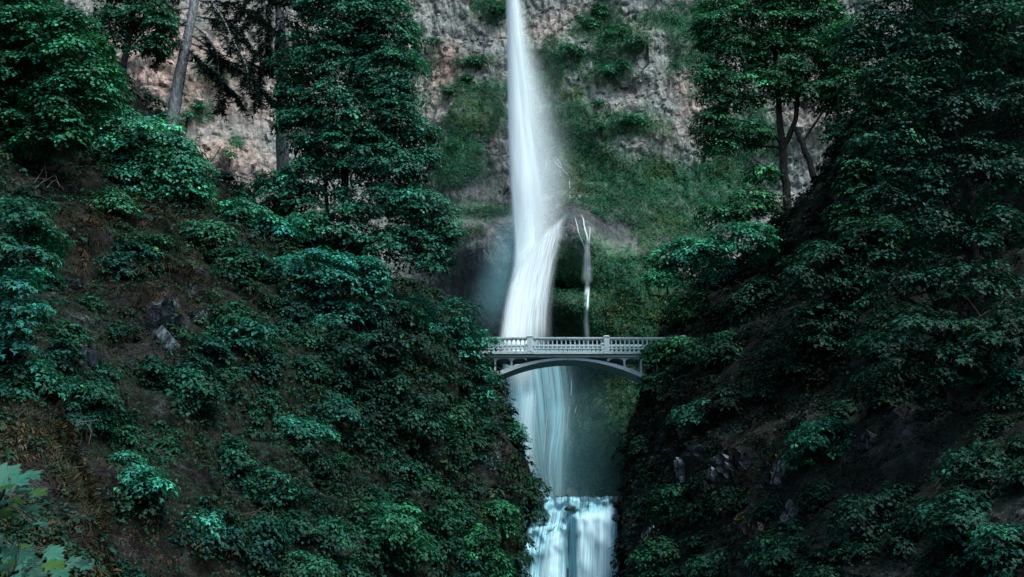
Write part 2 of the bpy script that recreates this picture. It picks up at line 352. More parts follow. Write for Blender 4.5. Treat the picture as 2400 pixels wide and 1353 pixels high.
cliffV = CP_.reshape(-1, 3); cliffQ = grid_quads(n, m)
o = mesh_np('cliff_face', cliffV, [cliffQ], M_ROCK, attrs=dict(moss=c_moss, wet=c_wet, warm=c_warm, crack=c_crack), shade=False); tag(o, kind='structure')
BV_CLIFF = BVHTree.FromPolygons(cliffV.tolist(), cliffQ.tolist())
def hit(bv, px, py):
    d = Vector(at(px, py, 1.0)).normalized(); r = bv.ray_cast(Vector((0, 0, 0)), d)
    return (np.array(r[0]), np.array(r[1])) if r[0] is not None else (None, None)

# ground far below everything, to the horizon
g = np.array([(-1500, -1500, -3.2), (1500, -1500, -3.2), (1500, 1500, -3.2), (-1500, 1500, -3.2)])
tag(mesh_np('ground', g, [[(0, 1, 2, 3)]], M_SOIL), kind='structure')
tag(mesh_np('upper_pool', [(-6, 85.5, 6.3), (20, 85.5, 6.3), (20, 126, 6.3), (-6, 126, 6.3)], [[(0, 1, 2, 3)]], M_POOL), kind='structure')
tag(mesh_np('lower_pool', [(-12, 40, -3.1), (20, 40, -3.1), (20, 84, -3.1), (-12, 84, -3.1)], [[(0, 1, 2, 3)]], M_POOL), kind='structure')

# ------------------------------------------------------------------ hills
BROWN = [(390, 690, 110, 70, 1), (190, 530, 60, 60, .9), (180, 640, 60, 70, .8), (430, 600, 90, 25, .7), (330, 530, 160, 30, .5), (120, 420, 80, 40, .6), (330, 820, 120, 40, .5), (300, 1290, 120, 70, .9), (470, 1330, 80, 50, .8),
    (1180, 1080, 50, 90, .6), (1760, 1080, 60, 180, .7), (1700, 900, 60, 60, .4), (1850, 1150, 60, 60, .3), (240, 1180, 40, 100, .7), (560, 880, 60, 40, .35), (1480, 1130, 30, 80, .5), (520, 1000, 60, 30, .4)]
ROCKM = [(385, 750, 35, 60, 1), (190, 840, 30, 50, .8), (150, 670, 40, 30, .6), (1150, 1060, 30, 90, .8), (1110, 1040, 20, 40, .8), (1700, 1100, 50, 40, .6), (1770, 1240, 30, 60, .6), (1500, 1230, 40, 100, .5), (1245, 1230, 20, 60, .7), (460, 650, 20, 30, .5)]
def hill(name, ctrl, edge, crest, x_out, zlow, side, n, m, seed):
    C = np.array([at(*c) for c in ctrl + edge + crest]); f = TPS(C[:, [0, 2]] / 20, C[:, 1])
    E = np.array([at(*c) for c in edge]); E = E[np.argsort(E[:, 2])]
    K = np.array([at(*c) for c in crest]); K = K[np.argsort(K[:, 0])]
    u = np.linspace(0, 1, n); Xe = np.interp(1e9, E[:, 2], E[:, 0]); xt = x_out + u * (Xe - x_out)
    zc = np.interp(xt, K[:, 0], K[:, 2]); t = np.linspace(0, 1, m)
    Z = zlow + t[None] * (zc[:, None] - zlow); X = x_out + u[:, None] * (np.interp(Z, E[:, 2], E[:, 0]) - x_out)
    Y = f(np.stack([X, Z], -1) / 20)
    P = np.stack([X, Y, Z], -1)
    # columns that turn back into the gorge, rows that go back over the crest
    ex = []
    for k, (dx, dy) in enumerate(((.3, 1.0), (.4, 3), (.2, 6), (-.8, 11), (-2.5, 18), (-4, 28))):
        dy = dy * (.2 if name == 'near_bank' else 1)
        q = P[-1].copy(); q[:, 0] += side * dx * min(1, q[0, 1] / 60) + 1.1 * dy * np.minimum(0, q[:, 0] * side) / q[:, 1] * side; q[:, 1] += dy; ex.append(q)
    P = np.concatenate([P, np.array(ex)], 0)
    back = []
    for dy, dz in (((.6, .0), (1.4, -.3), (2.6, -1.2), (4, -3), (5, -6)) if name == 'near_bank' else ((1.2, .5), (4, .6), (10, .0), (22, -2), (45, -6))):
        q = P[:, -1].copy(); q[:, 1] += dy; q[:, 2] += dz; back.append(q)
    P = np.concatenate([P, np.stack(back, 1)], 1)
    nn, mm = P.shape[:2]; V = P.reshape(-1, 3)
    G = np.gradient(P, axis=0); H = np.gradient(P, axis=1); nr = np.cross(G, H); nr /= np.linalg.norm(nr, axis=2)[..., None] + 1e-9
    if (nr[..., 1].mean() > 0): nr = -nr
    nr = nr.reshape(-1, 3); px, py = proj(V)
    rk = blobs(px, py, ROCKM); br = blobs(px, py, BROWN)
    f1, f2, cid = worley(V, 1.1, seed)
    ef = .12 + .88 * smooth(.3, 5, np.abs(V[:, 0] - np.interp(V[:, 2], E[:, 2], E[:, 0]))); ef[np.arange(len(V)) // mm >= n] = .12; big_ = smooth(15, 50, V[:, 1])
    d = fbm(V * [1, .5, 1], 8, 4, seed) * 2.6 * ef * big_ + fbm(V, 2.6, 3, seed + 5) * (.35 + .65 * big_) * (.3 + .7 * ef) + (.25 + rk) * (cid * .8 + smooth(0, .3, f2 - f1) * .3)
    V = V + nr * (d * np.clip(V[:, 1] / 60, .3, 1))[:, None]
    Q = grid_quads(nn, mm)
    if side < 0: Q = Q[:, ::-1]
    ob = mesh_np(name, V, [Q], M_SOIL, attrs=dict(rock=rk, brown=br), shade=False); tag(ob, kind='structure')
    return V, Q, BVHTree.FromPolygons(V.tolist(), Q.tolist())
L_ctrl = [(-300, 1353, 34), (0, 1353, 37), (300, 1353, 42), (600, 1353, 50), (900, 1353, 60), (1100, 1353, 70), (-300, 1000, 38), (0, 1000, 42), (300, 1000, 48), (600, 1000, 56), (900, 1000, 68), (1080, 1050, 78),
    (0, 800, 46), (150, 800, 50), (300, 800, 55), (420, 760, 55), (560, 800, 62), (800, 800, 70), (1000, 880, 79), (0, 600, 52), (180, 620, 56), (330, 620, 61), (480, 640, 64), (700, 680, 74), (900, 720, 80),
    (0, 400, 58), (200, 480, 66), (330, 560, 66), (400, 520, 71), (550, 560, 75), (0, 200, 62), (150, 300, 68), (-300, 300, 56)]
L_edge = [(1178, 1500, 74), (1186, 1353, 77), (1194, 1260, 80), (1244, 1168, 84.5), (1215, 1080, 86), (1190, 1000, 86.5), (1165, 930, 87), (1150, 880, 88), (1140, 830, 89)]
L_crest = [(-700, -700, 60), (-300, -350, 62), (-50, -130, 66), (100, 40, 70), (230, 160, 74), (340, 270, 78), (440, 400, 80), (520, 470, 81), (640, 520, 82), (800, 590, 84), (950, 650, 85), (1060, 730, 87), (1130, 815, 89)]
LV, LQ, BV_L = hill('left_hillside', L_ctrl, L_edge, L_crest, -62, -3.4, 1, 230, 210, 21)
R_ctrl = [(1600, 1353, 66), (1800, 1353, 55), (2100, 1353, 42), (2400, 1353, 32), (2800, 1353, 28), (1600, 1100, 74), (1750, 1100, 66), (1900, 1100, 59), (2200, 1100, 46), (2500, 1100, 38), (1650, 900, 80), (1850, 900, 72), (2050, 900, 62), (2300, 900, 50), (2700, 900, 42),
    (1700, 700, 86), (1900, 700, 78), (2150, 650, 64), (2400, 600, 54), (1950, 560, 82), (2150, 400, 70), (2400, 200, 60), (2800, 300, 50)]
R_edge = [(1492, 1500, 73), (1488, 1353, 76), (1482, 1260, 79), (1472, 1168, 84), (1492, 1050, 85), (1512, 960, 86), (1538, 900, 87.5), (1560, 850, 89), (1570, 800, 92)]
R_crest = [(1570, 790, 93), (1620, 690, 94), (1740, 600, 93), (1850, 530, 89), (1950, 490, 86), (2010, 360, 80), (2090, 180, 73), (2200, -20, 68), (2400, -300, 62), (2900, -700, 56)]
RV, RQ, BV_R = hill('right_hillside', R_ctrl, R_edge, R_crest, 66, -3.4, -1, 230, 210, 51)

# near bank in the lower left corner
nb = [(-260, 1330, 17.5), (-100, 1340, 18.5), (100, 1345, 20), (-260, 1150, 18.5), (-60, 1150, 20), (90, 1180, 21.5)]
nb_edge = [(262, 1500, 20), (258, 1353, 22), (246, 1290, 22.8), (232, 1220, 23.6), (200, 1140, 24.5), (160, 1075, 25.5), (112, 1010, 26.5)]
nb_crest = [(-500, 900, 22), (-200, 925, 24), (0, 948, 25.5), (60, 960, 26), (90, 975, 26.5), (118, 1005, 27)]
BROWN_SAVE, ROCK_SAVE = BROWN, ROCKM
BROWN = [(60, 1080, 160, 120, 1), (200, 1200, 70, 130, 1), (150, 1300, 150, 80, .6), (0, 1000, 100, 40, .6)]
ROCKM = [(190, 1230, 30, 40, .5), (120, 1280, 60, 50, .4)]
NV, NQ, BV_N = hill('near_bank', nb, nb_edge, nb_crest, -16, -3.4, 1, 110, 90, 71)
BROWN, ROCKM = BROWN_SAVE, ROCK_SAVE

# ------------------------------------------------------------------ leaves
LEAF3 = (np.array([(0, 0, 0), (.30, .52, .05), (.42, .20, .02), (1, 0, -.14), (.42, -.20, .02), (.30, -.52, .05)]), np.array([(0, 2, 1), (0, 3, 2), (0, 4, 3), (0, 5, 4)])[:, ::-1])
KITE = (np.array([(0, 0, 0), (.42, .36, .05), (1, 0, -.10), (.42, -.36, .05)]), np.array([(0, 1, 2), (0, 2, 3)])[:, ::-1])
BLADE = (np.array([(0, 0, 0), (.4, .07, .02), (1, 0, -.22), (.4, -.07, .02)]), np.array([(0, 1, 2), (0, 2, 3)])[:, ::-1])
_o = [(0, 0), (-.08, .20), (.02, .46), (.14, .30), (.26, .38), (.44, .66), (.50, .40), (.62, .42), (.58, .18), (.76, .22), (.80, .08), (1.02, 0)]
_o = _o + [(x, -y) for x, y in _o[-2:0:-1]]
MAPLE = (np.array([(.34, 0, .0)] + [(x, y, .05 - .16 * x * x + .10 * abs(y) - .14 * y * y * 2) for x, y in _o]), np.array([(0, i, i % (len(_o)) + 1) for i in range(1, len(_o) + 1)])[:, ::-1])
def unit(v): return v / (np.linalg.norm(v, axis=-1, keepdims=True) + 1e-9)
def frames(pos, axis, nrm, size, proto):
    z = unit(nrm); x = unit(axis - (axis * z).sum(-1, keepdims=True) * z); y = np.cross(z, x)
    pv, pf = proto
    v = pos[:, None] + size[:, None, None] * (pv[None, :, 0:1] * x[:, None] + pv[None, :, 1:2] * y[:, None] + pv[None, :, 2:3] * z[:, None])
    k = len(pv); f = pf[None] + np.arange(len(pos))[:, None, None] * k
    return v.reshape(-1, 3), f.reshape(-1, pf.shape[1]), k
def tints(n, base, var=.35, yellow=.06, rng=RNG):
    c = np.asarray(base)[None] * np.exp(rng.normal(0, var, (n, 1))) * (1 + rng.normal(0, .10, (n, 3)))
    w = rng.random(n) < yellow; c[w] *= np.array([2.2, 1.35, .8])
    return np.clip(c, .002, .6)
def boughs(C, Nn, R, per, size, base, proto, rng, var=.3, flat=.35, yellow=.05, bough_var=.25):
    """umbrella-like clusters of leaves: centres C, normals Nn, radii R"""
    nb_ = len(C); cnt = np.maximum(6, (per * (R / R.mean()) ** 2)).astype(int); idx = np.repeat(np.arange(nb_), cnt); n_ = len(idx)
    N0 = unit(Nn)[idx]; T = unit(np.cross(N0, rng.normal(size=(n_, 3)) * .01 + np.array([.37, .2, -.6]))); B = np.cross(N0, T)
    th = rng.random(n_) * 2 * math.pi; r = np.sqrt(rng.random(n_)) * R[idx] * (1 + .25 * np.sin(th * 5 + idx * 1.7))
    d = np.cos(th)[:, None] * T + np.sin(th)[:, None] * B
    q = r / R[idx]
    pos = C[idx] + d * r[:, None] - N0 * (flat * q * q * R[idx])[:, None] + rng.normal(size=(n_, 3)) * (R[idx] * .09)[:, None]
    nr = N0 + d * (.6 * q)[:, None] + rng.normal(size=(n_, 3)) * .17
    ax = d + rng.normal(size=(n_, 3)) * .45 - np.array([0, 0, .35])
    s = (size[idx] if np.ndim(size) else size) * np.exp(rng.normal(0, .22, n_))
    v, f, k = frames(pos, ax, nr, s, proto)
    bc = np.exp(rng.normal(0, bough_var, nb_))[idx]
    c = np.repeat(tints(n_, base, var, yellow, rng) * bc[:, None], k, axis=0)
    boughs.last = np.repeat(idx, k)
    return v, f, c
def lobes_to_boughs(lobes, Y, br, dens, rng, fill=.3):
    Cs, Ns = [], []
    for (px, py, rx, ry, *dy) in lobes:
        yy = Y + (dy[0] if dy else 0); c = at(px, py, yy); sc = (c[1] * CP + c[2] * SP) / F
        a, b = rx * sc, ry * sc; dp = min(a, b) * .9 if a > 0 else 1; dp = max(dp, .6 * a)
        area = 4 * math.pi * ((a * b) ** 1.6 / 3 + (a * dp) ** 1.6 / 3 + (b * dp) ** 1.6 / 3) ** (1 / 1.6)
        k = max(5, int(dens * area / (br * br)))
        u = unit(rng.normal(size=(k, 3))); keep = (u[:, 1] < .35) | (rng.random(k) < .4); u = u[keep]; k = len(u)
        rad = np.where(rng.random(k) < fill, rng.random(k) * .5 + .35, .86 + rng.random(k) * .2)
        rad *= 1 + .16 * np.sin(u[:, 0] * 7 + px) * np.sin(u[:, 2] * 6 + py)
        Cs.append(c + u * rad[:, None] * [a, dp, b]); Ns.append(np.array([0, 0, 1.0]) + unit(u / [a, dp, b]) * [.5, .5, .3] + rng.normal(size=(k, 3)) * .10)
    return np.concatenate(Cs), np.concatenate(Ns)
def limb(a, b, r0, r1, rng, sag=.12, k=7):
    a = np.asarray(a); b = np.asarray(b); t = np.linspace(0, 1, k)[:, None]; L = np.linalg.norm(b - a)
    p = a + (b - a) * t + np.array([0, 0, 1.0]) * (np.sin(t * math.pi) * sag * L) + rng.normal(size=(k, 3)) * L * .025 * np.sin(t * math.pi)
    return p, np.linspace(r0, r1, k)
TREES = 0
def tree(name, cat, label, lobes, Y, trunk=None, leaf=.26, br=.9, dens=.72, per=84, base=(.028, .10, .062), proto=None, bark=None, seed=0, group=None, nlimb=10, fill=.3, yellow=.08, mat=None, trunks=None):
    rng = np.random.default_rng(1000 + seed)
    C, Nn = lobes_to_boughs(lobes, Y, br, dens, rng, fill)
    R = br * (.65 + .7 * rng.random(len(C)))
    if proto is None: proto = LEAF3 if Y < 47.5 else KITE
    base = np.asarray(base) * [1.0, 1.6, 1.55]
    v, f, c = boughs(C, Nn, R, per, leaf, base, proto, rng, yellow=yellow, bough_var=.42)
    tr = trunks or ([trunk] if trunk else [])
    if tr: base_pt = at(*tr[0][0][:3])
    else:
        lo = C[np.argmin(C[:, 2])]; mid = C.mean(0); base_pt = np.array([mid[0], mid[1] + .4, lo[2] - .6])
    root = empty(name, base_pt); tag(root, label, cat, group)
    mesh_np('crown', v - base_pt, [f], mat or M_LEAF, root, col=c)
    bark = bark or M_BARK_DARK
    if tr:
        for T in tr:
            A = Acc(); P = np.array([at(*q[:3]) for q in T]); r = np.array([q[3] for q in T])
            tt = np.linspace(0, 1, len(T)); t2 = np.linspace(0, 1, len(T) * 5); P2 = np.stack([np.interp(t2, tt, P[:, i]) for i in range(3)], -1); P2[1:-1] += rng.normal(size=(len(t2) - 2, 3)) * r.mean() * .18
            A.tube(P2, np.interp(t2, tt, r), 10); A.build('trunk', bark, root, True, base_pt)
        P = np.concatenate([[at(*q[:3]) for q in T] for T in tr])
    else:
        A = Acc(); top = C.mean(0); p, r = limb(base_pt - [0, 0, .5], top, .09, .04, rng, 0); A.tube(p, r, 6); A.build('trunk', bark, root, True, base_pt); P = np.array([base_pt, top])
    sel = rng.permutation(len(C))[:nlimb]
    for i in sel:
        t = C[i]; cand = P[P[:, 2] < t[2] + .5] if (P[:, 2] < t[2] + .5).any() else P
        j = np.argmin(np.linalg.norm(cand - t, axis=1)); s0 = cand[j]
        if np.linalg.norm(t - s0) < .4: continue
        A = Acc(); L = np.linalg.norm(t - s0); p, r = limb(s0, t, .022 * L + .02, .012, rng, .08); A.tube(p, r, 6)
        for q in range(3):
            k0 = p[3 + q % 3]; e = k0 + rng.normal(size=3) * L * .18 + (t - s0) * .2; pp, rr = limb(k0, e, .012 * L * .6 + .008, .006, rng, .05, 4); A.tube(pp, rr, 4)
        A.build('branch', bark, root, True, base_pt)
    return root

# ------------------------------------------------------------------ falling water
def rs(rows, m):
    r = np.array(rows, float); t = np.linspace(0, 1, len(r)); t2 = np.linspace(0, 1, m)
    o = np.stack([np.interp(t2, t, r[:, i]) for i in range(r.shape[1])], -1)
    w = max(1, m // (len(r) * 2)); k = np.ones(2 * w + 1) / (2 * w + 1)
    pad = np.concatenate([2 * o[:1] - o[w:0:-1], o, 2 * o[-1:] - o[-2:-w - 2:-1]])
    return np.stack([np.convolve(pad[:, i], k, 'valid') for i in range(o.shape[1])], -1)
def blur2(A, k):
    for _ in range(k):
        B = np.pad(A, 1, mode='edge'); A = (B[:-2, 1:-1] + B[2:, 1:-1] + B[1:-1, :-2] + B[1:-1, 2:] + 2 * A) / 6
    return A
def water(name, mat, rows, Y=None, parent=None, conf=None, off=.4, bow=0, n=14, m=50, e=.25, top=.0, bot=.0, cov=1.0, eL=None, eR=None, wob=0, us=1.0, bl=3, plane=None, jag=0):
    """rows: (xL, yL, xR, yR) of successive lines across the flow; Y: depth or list of depths per row; conf: BVH to lie on"""
    R = rs(rows, m); u = np.linspace(0, 1, n)[:, None]; v = np.linspace(0, 1, m)[None]
    px = R[None, :, 0] * (1 - u) + R[None, :, 2] * u; py = R[None, :, 1] * (1 - u) + R[None, :, 3] * u
    if jag: py = py + jag * (1 - v) ** 3 * (fbm(np.stack([px[:, 0] / 16, px[:, 0] * 0, px[:, 0] * 0], -1), 1.0, 3, int(px[0, 0]))[:, None] + .25)
    if conf is not None:
        D = np.zeros((n, m)); last = 110
        for i in range(n):
            for j in range(m):
                p, _ = hit(conf, px[i, j], py[i, j]); last = p[1] if p is not None else last; D[i, j] = last
        D = blur2(np.minimum(blur2(D, bl * 4), D), bl) - off
        if plane is not None: D = np.minimum(D, np.interp(v, np.linspace(0, 1, len(plane)), plane) + 0 * u)
    else:
        yy = np.asarray(Y, float) if np.ndim(Y) else np.array([Y, Y]); D = np.interp(v, np.linspace(0, 1, len(yy)), yy) + 0 * u
    D = D + bow * (2 * u - 1) ** 2
    P = at_arr(px, py, D)
    if wob:
        P[..., 1] += wob * fbm(P.reshape(-1, 3) * [1, 1, .25], 1.2, 3, 5).reshape(n, m); P[..., 0] += wob * .3 * fbm(P.reshape(-1, 3) * [1, 1, .3], 1.5, 2, 15).reshape(n, m)
    l = eL if eL is not None else e; r = eR if eR is not None else e
    c = smooth(0, max(l, 1e-3), u) * smooth(0, max(r, 1e-3), 1 - u)
    c = c * (smooth(0, top, v) if top else 1) * (smooth(0, bot, 1 - v) if bot else 1)
    cv = cov(u, v) if callable(cov) else cov
    cover = c * cv + 0 * v
    L = np.linalg.norm(np.diff(P[n // 2], axis=0), axis=1); vv = np.concatenate([[0], np.cumsum(L)]) / 10
    wdt = np.linalg.norm(P[-1, m // 2] - P[0, m // 2]) / 10
    uv = np.stack([(u - .5) * wdt * us + 0 * v + RNG.random() * 20, vv[None] + 0 * u], -1)
    return mesh_np(name, P.reshape(-1, 3), [grid_quads(n, m)], mat, parent, uv=uv.reshape(-1, 2), attrs=dict(cover=cover.ravel()), shade=True)

wf = empty('waterfall', (0, 0, 0)); tag(wf, 'tall white upper waterfall plunging down the cliff and fanning out behind the bridge', 'waterfall')
# free falling plume
Yp = [127, 124, 121.5, 120, 119, 118]
water('plume', M_PLUME, [(1184, -330, 1204, -330), (1186, -150, 1208, -150), (1187, 0, 1216, 0), (1187, 100, 1224, 100), (1188, 200, 1236, 200), (1190, 300, 1248, 300), (1194, 400, 1262, 400), (1200, 500, 1276, 500), (1204, 580, 1290, 580), (1194, 650, 1286, 650), (1184, 720, 1276, 720)],
      [126, 124.5, 123, 121.8, 120.5, 119.1, 117.6, 116, 114.4, 112.7, 111], wf, bow=1.0, eL=.14, eR=.55, cov=lambda u, v: 1.15 + .85 * np.exp(-((u - .34) / .32) ** 2), bot=.3, n=24, m=110)
water('plume', M_PLUME, [(1182, -200, 1210, -200), (1183, 0, 1222, 0), (1184, 100, 1236, 100), (1185, 200, 1254, 200), (1186, 300, 1268, 300), (1188, 400, 1284, 400), (1192, 500, 1298, 500), (1196, 600, 1306, 600)],
      [125, 122.6, 121.3, 120, 118.6, 117.1, 115.5, 113.8], wf, bow=1.3, eL=.18, eR=.5, cov=1.0, bot=.3, n=20, m=80)
for k, (w, y0, cv) in enumerate(((1.0, 0, .50), (.8, .7, .46), (1.2, 1.6, .36), (1.35, -.8, .28))):
    water('spray_veil', M_VEIL, [(1188, -60, 1206 + 14 * w, -60), (1188, 60, 1214 + 26 * w, 60), (1190, 160, 1222 + 48 * w, 160), (1192, 260, 1232 + 66 * w, 260), (1196, 360, 1246 + 76 * w, 360), (1200, 450, 1262 + 76 * w, 450), (1204, 540, 1270 + 60 * w, 540), (1200, 620, 1270 + 40 * w, 620)],
          np.array([123.6, 122, 120.8, 119.4, 118, 116.7, 115.2, 113.5]) + y0, wf, bow=2.0, eL=.15, eR=.75, top=.12, bot=.15, cov=cv, n=16, m=60)
water('spray_veil', M_SPRAY, [(1165, 440, 1232, 440), (1140, 540, 1240, 520), (1105, 630, 1240, 610), (1080, 710, 1230, 700), (1090, 800, 1220, 800)], [117.5, 115.6, 113, 110.5, 108.5], wf, bow=0, eL=.7, eR=.5, top=.45, bot=.3, cov=.30, n=20, m=40)
water('spray_veil', M_VEIL, [(1185, 60, 1300, 60), (1185, 240, 1350, 240), (1190, 400, 1370, 400), (1200, 520, 1370, 520)], [124, 122.5, 121, 119], wf, bow=2, eL=.2, eR=.7, top=.55, bot=.35, cov=.26, n=16, m=40)
water('spray_veil', M_SPRAY, [(1120, 800, 1460, 800), (1120, 960, 1480, 960), (1140, 1060, 1500, 1060), (1150, 1175, 1500, 1175)], [108.5, 107.5, 106.5, 105.5], wf, bow=0, eL=.2, eR=.6, top=.35, bot=.0, cov=.36, n=16, m=40)
# fan over the rock apron
water('water_apron', M_STREAK, [(1212, 596, 1338, 486), (1196, 640, 1330, 515), (1184, 685, 1318, 570), (1173, 740, 1304, 650), (1164, 800, 1296, 740), (1160, 850, 1300, 830)], None, wf, BV_CLIFF, .7, n=46, m=46, plane=[115.5, 113.6, 111.6, 109.6, 108, 107], eL=.2, eR=.25, top=.14, bot=.18, cov=lambda u, v: 1.15 + .5 * np.exp(-((u - .3) / .3) ** 2) * v - .2 * smooth(.45, .9, v) * u, bl=6)
water('water_apron', M_STREAK, [(1216, 585, 1320, 500), (1200, 640, 1300, 560), (1188, 690, 1290, 640), (1180, 750, 1284, 720), (1172, 830, 1280, 800)], None, wf, BV_CLIFF, 1.2, n=34, m=40, plane=[115, 113.1, 111.1, 109.1, 107.5], e=.35, bot=.2, top=.25, cov=1.0, bl=8)
water('water_column', M_PLUME, [(1196, 630, 1284, 630), (1190, 660, 1278, 660), (1182, 690, 1274, 690), (1176, 740, 1270, 740), (1172, 800, 1276, 800), (1174, 850, 1276, 850), (1184, 940, 1270, 940)], None, wf, BV_CLIFF, 1.6, bl=14, plane=[112, 111.2, 110.3, 109, 107.6, 106.4, 105.2], e=.45, top=.45, bot=.3, cov=lambda u, v: .9 + .6 * np.exp(-((u - .42) / .26) ** 2), n=24, m=50)
water('water_column', M_SOFT, [(1172, 700, 1280, 700), (1164, 780, 1290, 780), (1174, 850, 1312, 850), (1184, 920, 1310, 920)], None, wf, BV_CLIFF, 2.2, bl=14, e=.35, top=.4, bot=.25, cov=.6, n=24, m=40)
# below the bridge
water('lower_veil', M_SOFT, [(1172, 820, 1340, 820), (1178, 900, 1352, 900), (1186, 980, 1356, 980), (1206, 1060, 1350, 1060), (1226, 1120, 1342, 1120), (1240, 1180, 1336, 1180)], [107, 105.8, 104.5, 103.4, 102.5, 101.5], wf, bow=1, eL=.1, eR=.35, cov=lambda u, v: .92 - .35 * smooth(.5, 1, v) * u, n=30, m=60)
water('lower_veil', M_LCORE, [(1222, 905, 1264, 898), (1212, 950, 1264, 950), (1206, 1010, 1262, 1010), (1212, 1090, 1258, 1090), (1226, 1180, 1262, 1180)], [104, 103.4, 102.8, 102, 101], wf, e=.45, top=.2, bot=.5, cov=1.45, n=16, m=50)
water('lower_veil', M_SOFT, [(1196, 905, 1236, 905), (1192, 1000, 1230, 1000), (1206, 1100, 1240, 1100), (1226, 1180, 1250, 1180)], [104.4, 103.6, 102.8, 101.8], wf, e=.45, top=.2, bot=.4, cov=.7, n=12, m=50)
water('lower_veil', M_LOWER, [(1290, 936, 1330, 926), (1282, 1000, 1334, 990), (1274, 1070, 1322, 1060), (1270, 1150, 1312, 1150)], [104, 103.2, 102.2, 101.2], wf, e=.4, top=.2, bot=.5, cov=1.0, n=16, m=40)
def thread(name, pts, w0, w1, off=.35, mat=M_PLUME, Y=None, cov=1.2, parent=wf, bv=None, top=.25):
    k = len(pts); rows = [(x - (w0 + (w1 - w0) * i / (k - 1)) / 2, y, x + (w0 + (w1 - w0) * i / (k - 1)) / 2, y) for i, (x, y) in enumerate(pts)]
    return water(name, mat, rows, Y, parent, (bv or BV_CLIFF) if Y is None else None, off, n=7, m=40, e=.45, top=top, bot=.15, cov=cov, bl=2, wob=.25)
for pts, a, b in (([(1346, 503), (1351, 520), (1356, 548), (1366, 568), (1372, 590)], 2.2, 4), ([(1361, 499), (1368, 516), (1370, 538), (1378, 560), (1377, 590)], 2.2, 7), ([(1384, 528), (1381, 548), (1380, 590)], 1.6, 4), ([(1310, 362), (1296, 380), (1288, 410)], 0, 0)):
    if a: thread('water_thread', pts, a, b, cov=.9)
thread('side_fall', [(1375, 556), (1376, 590), (1376, 620), (1376, 670)], 12, 34, 1.5, M_STREAK, cov=1.5)
thread('side_fall', [(1375, 565), (1377, 600), (1376, 640), (1376, 700)], 8, 16, 1.7, M_PLUME, cov=1.0)
thread('side_fall', [(1382, 664), (1378, 700), (1374, 740), (1375, 800), (1376, 850)], 4, 18, 1.6, M_PLUME, cov=1.2)
thread('side_fall', [(1372, 664), (1374, 720), (1374, 800), (1376, 850)], 10, 26, 1.0, M_SOFT, cov=.8)
for pts in ([(1286, 358), (1280, 385), (1270, 420)], [(1290, 360), (1304, 385), (1322, 400), (1334, 415)], [(1300, 366), (1312, 380), (1318, 398)], [(1334, 405), (1336, 440), (1336, 470)], [(1312, 395), (1314, 415)],
            [(1296, 870), (1290, 905), (1286, 940)], [(1310, 925), (1300, 960), (1294, 1010), (1288, 1080), (1284, 1140)], [(1322, 940), (1320, 1000), (1318, 1060)], [(1334, 930), (1330, 990), (1326, 1040)], [(1352, 948), (1346, 970)], [(1340, 880), (1338, 930)],
            [(1288, 940), (1280, 1000), (1272, 1080)], [(1256, 905), (1254, 960)]):
    thread('water_thread', pts, 2.0, 4.0, top=.4, cov=.8, Y=None if pts[0][1] < 600 else 100.5)

# lower cascade: stepped rock and its water
def cascade():
    n, m = 110, 90
    zt = 6.45; xl, xr = at(1200, 1170, 84)[0], at(1475, 1170, 84)[0]
    X, Z = np.meshgrid(np.linspace(xl, xr, n), np.linspace(-3.4, zt, m), indexing='ij')
    px, py = proj(np.stack([X, 82 + 0 * X, Z], -1))
    Y = 84.2 - .30 * (zt - Z) + .45 * np.exp(-((px - 1335) / 12) ** 2) * smooth(1190, 1240, py) + 1.5 * smooth(1255, 1225, px + (py - 1165) * .18) + 1.2 * smooth(1446, 1470, px)
    Y -= .9 * smooth(1225, 1240, py) * smooth(1335, 1320, px) + .8 * smooth(1200, 1212, py) * smooth(1340, 1350, px)
    P = np.stack([X, Y, Z], -1); Q = P.reshape(-1, 3)
    f1, f2, cid = worley(Q * [1, 1, .8], .9, 6); P[..., 1] -= (fbm(Q, 2.5, 4, 8) * .5 + cid * .55 + .2 * smooth(0, .3, f2 - f1)).reshape(n, m)
    zz = fbm(np.stack([X[:, -1] * 2, 0 * X[:, -1], 0 * X[:, -1]], -1), 1.5, 4, 2, .7) * .55
    P[:, -1, 2] += zz
    for dy, dz in ((.5, .12), (1.4, .1), (3, -.1), (5, -.6)):
        q = P[:, -1].copy() if dy == .5 else base.copy()
        if dy == .5: base = P[:, -1].copy()
        q = base.copy(); q[:, 1] += dy; q[:, 2] += dz; P = np.concatenate([P, q[:, None]], 1)
    V = P.reshape(-1, 3); Qd = grid_quads(*P.shape[:2])
    wet = np.full(len(V), 1.0)
    o = mesh_np('cascade_rock', V, [Qd], M_ROCK, attrs=dict(moss=wet * 0, wet=wet, warm=wet * 0, crack=wet * 0)); tag(o, kind='structure')
    return BVHTree.FromPolygons(V.tolist(), Qd.tolist())
BV_C = cascade()
wl_ = empty('waterfall', at(1345, 1200, 82)); tag(wl_, 'short blue-white lower cascade spilling over the dark ledge at the bottom of the gorge', 'waterfall'); wl_.location = (0, 0, 0)
water('crest_water', M_LOWER, [(1254, 1163, 1450, 1162), (1252, 1172, 1452, 1172), (1246, 1186, 1453, 1186), (1242, 1206, 1453, 1200)], None, wl_, BV_C, .18, jag=5, n=140, m=20, top=.12, e=.04, bot=.15, cov=1.05, bl=1)
water('left_cascade', M_LOWER, [(1250, 1180, 1350, 1176), (1242, 1210, 1348, 1210), (1232, 1250, 1342, 1250), (1222, 1300, 1340, 1300), (1210, 1400, 1338, 1400)], None, wl_, BV_C, .25, n=60, m=60, e=.08, cov=lambda u, v: .9 + .2 * v, bl=2)
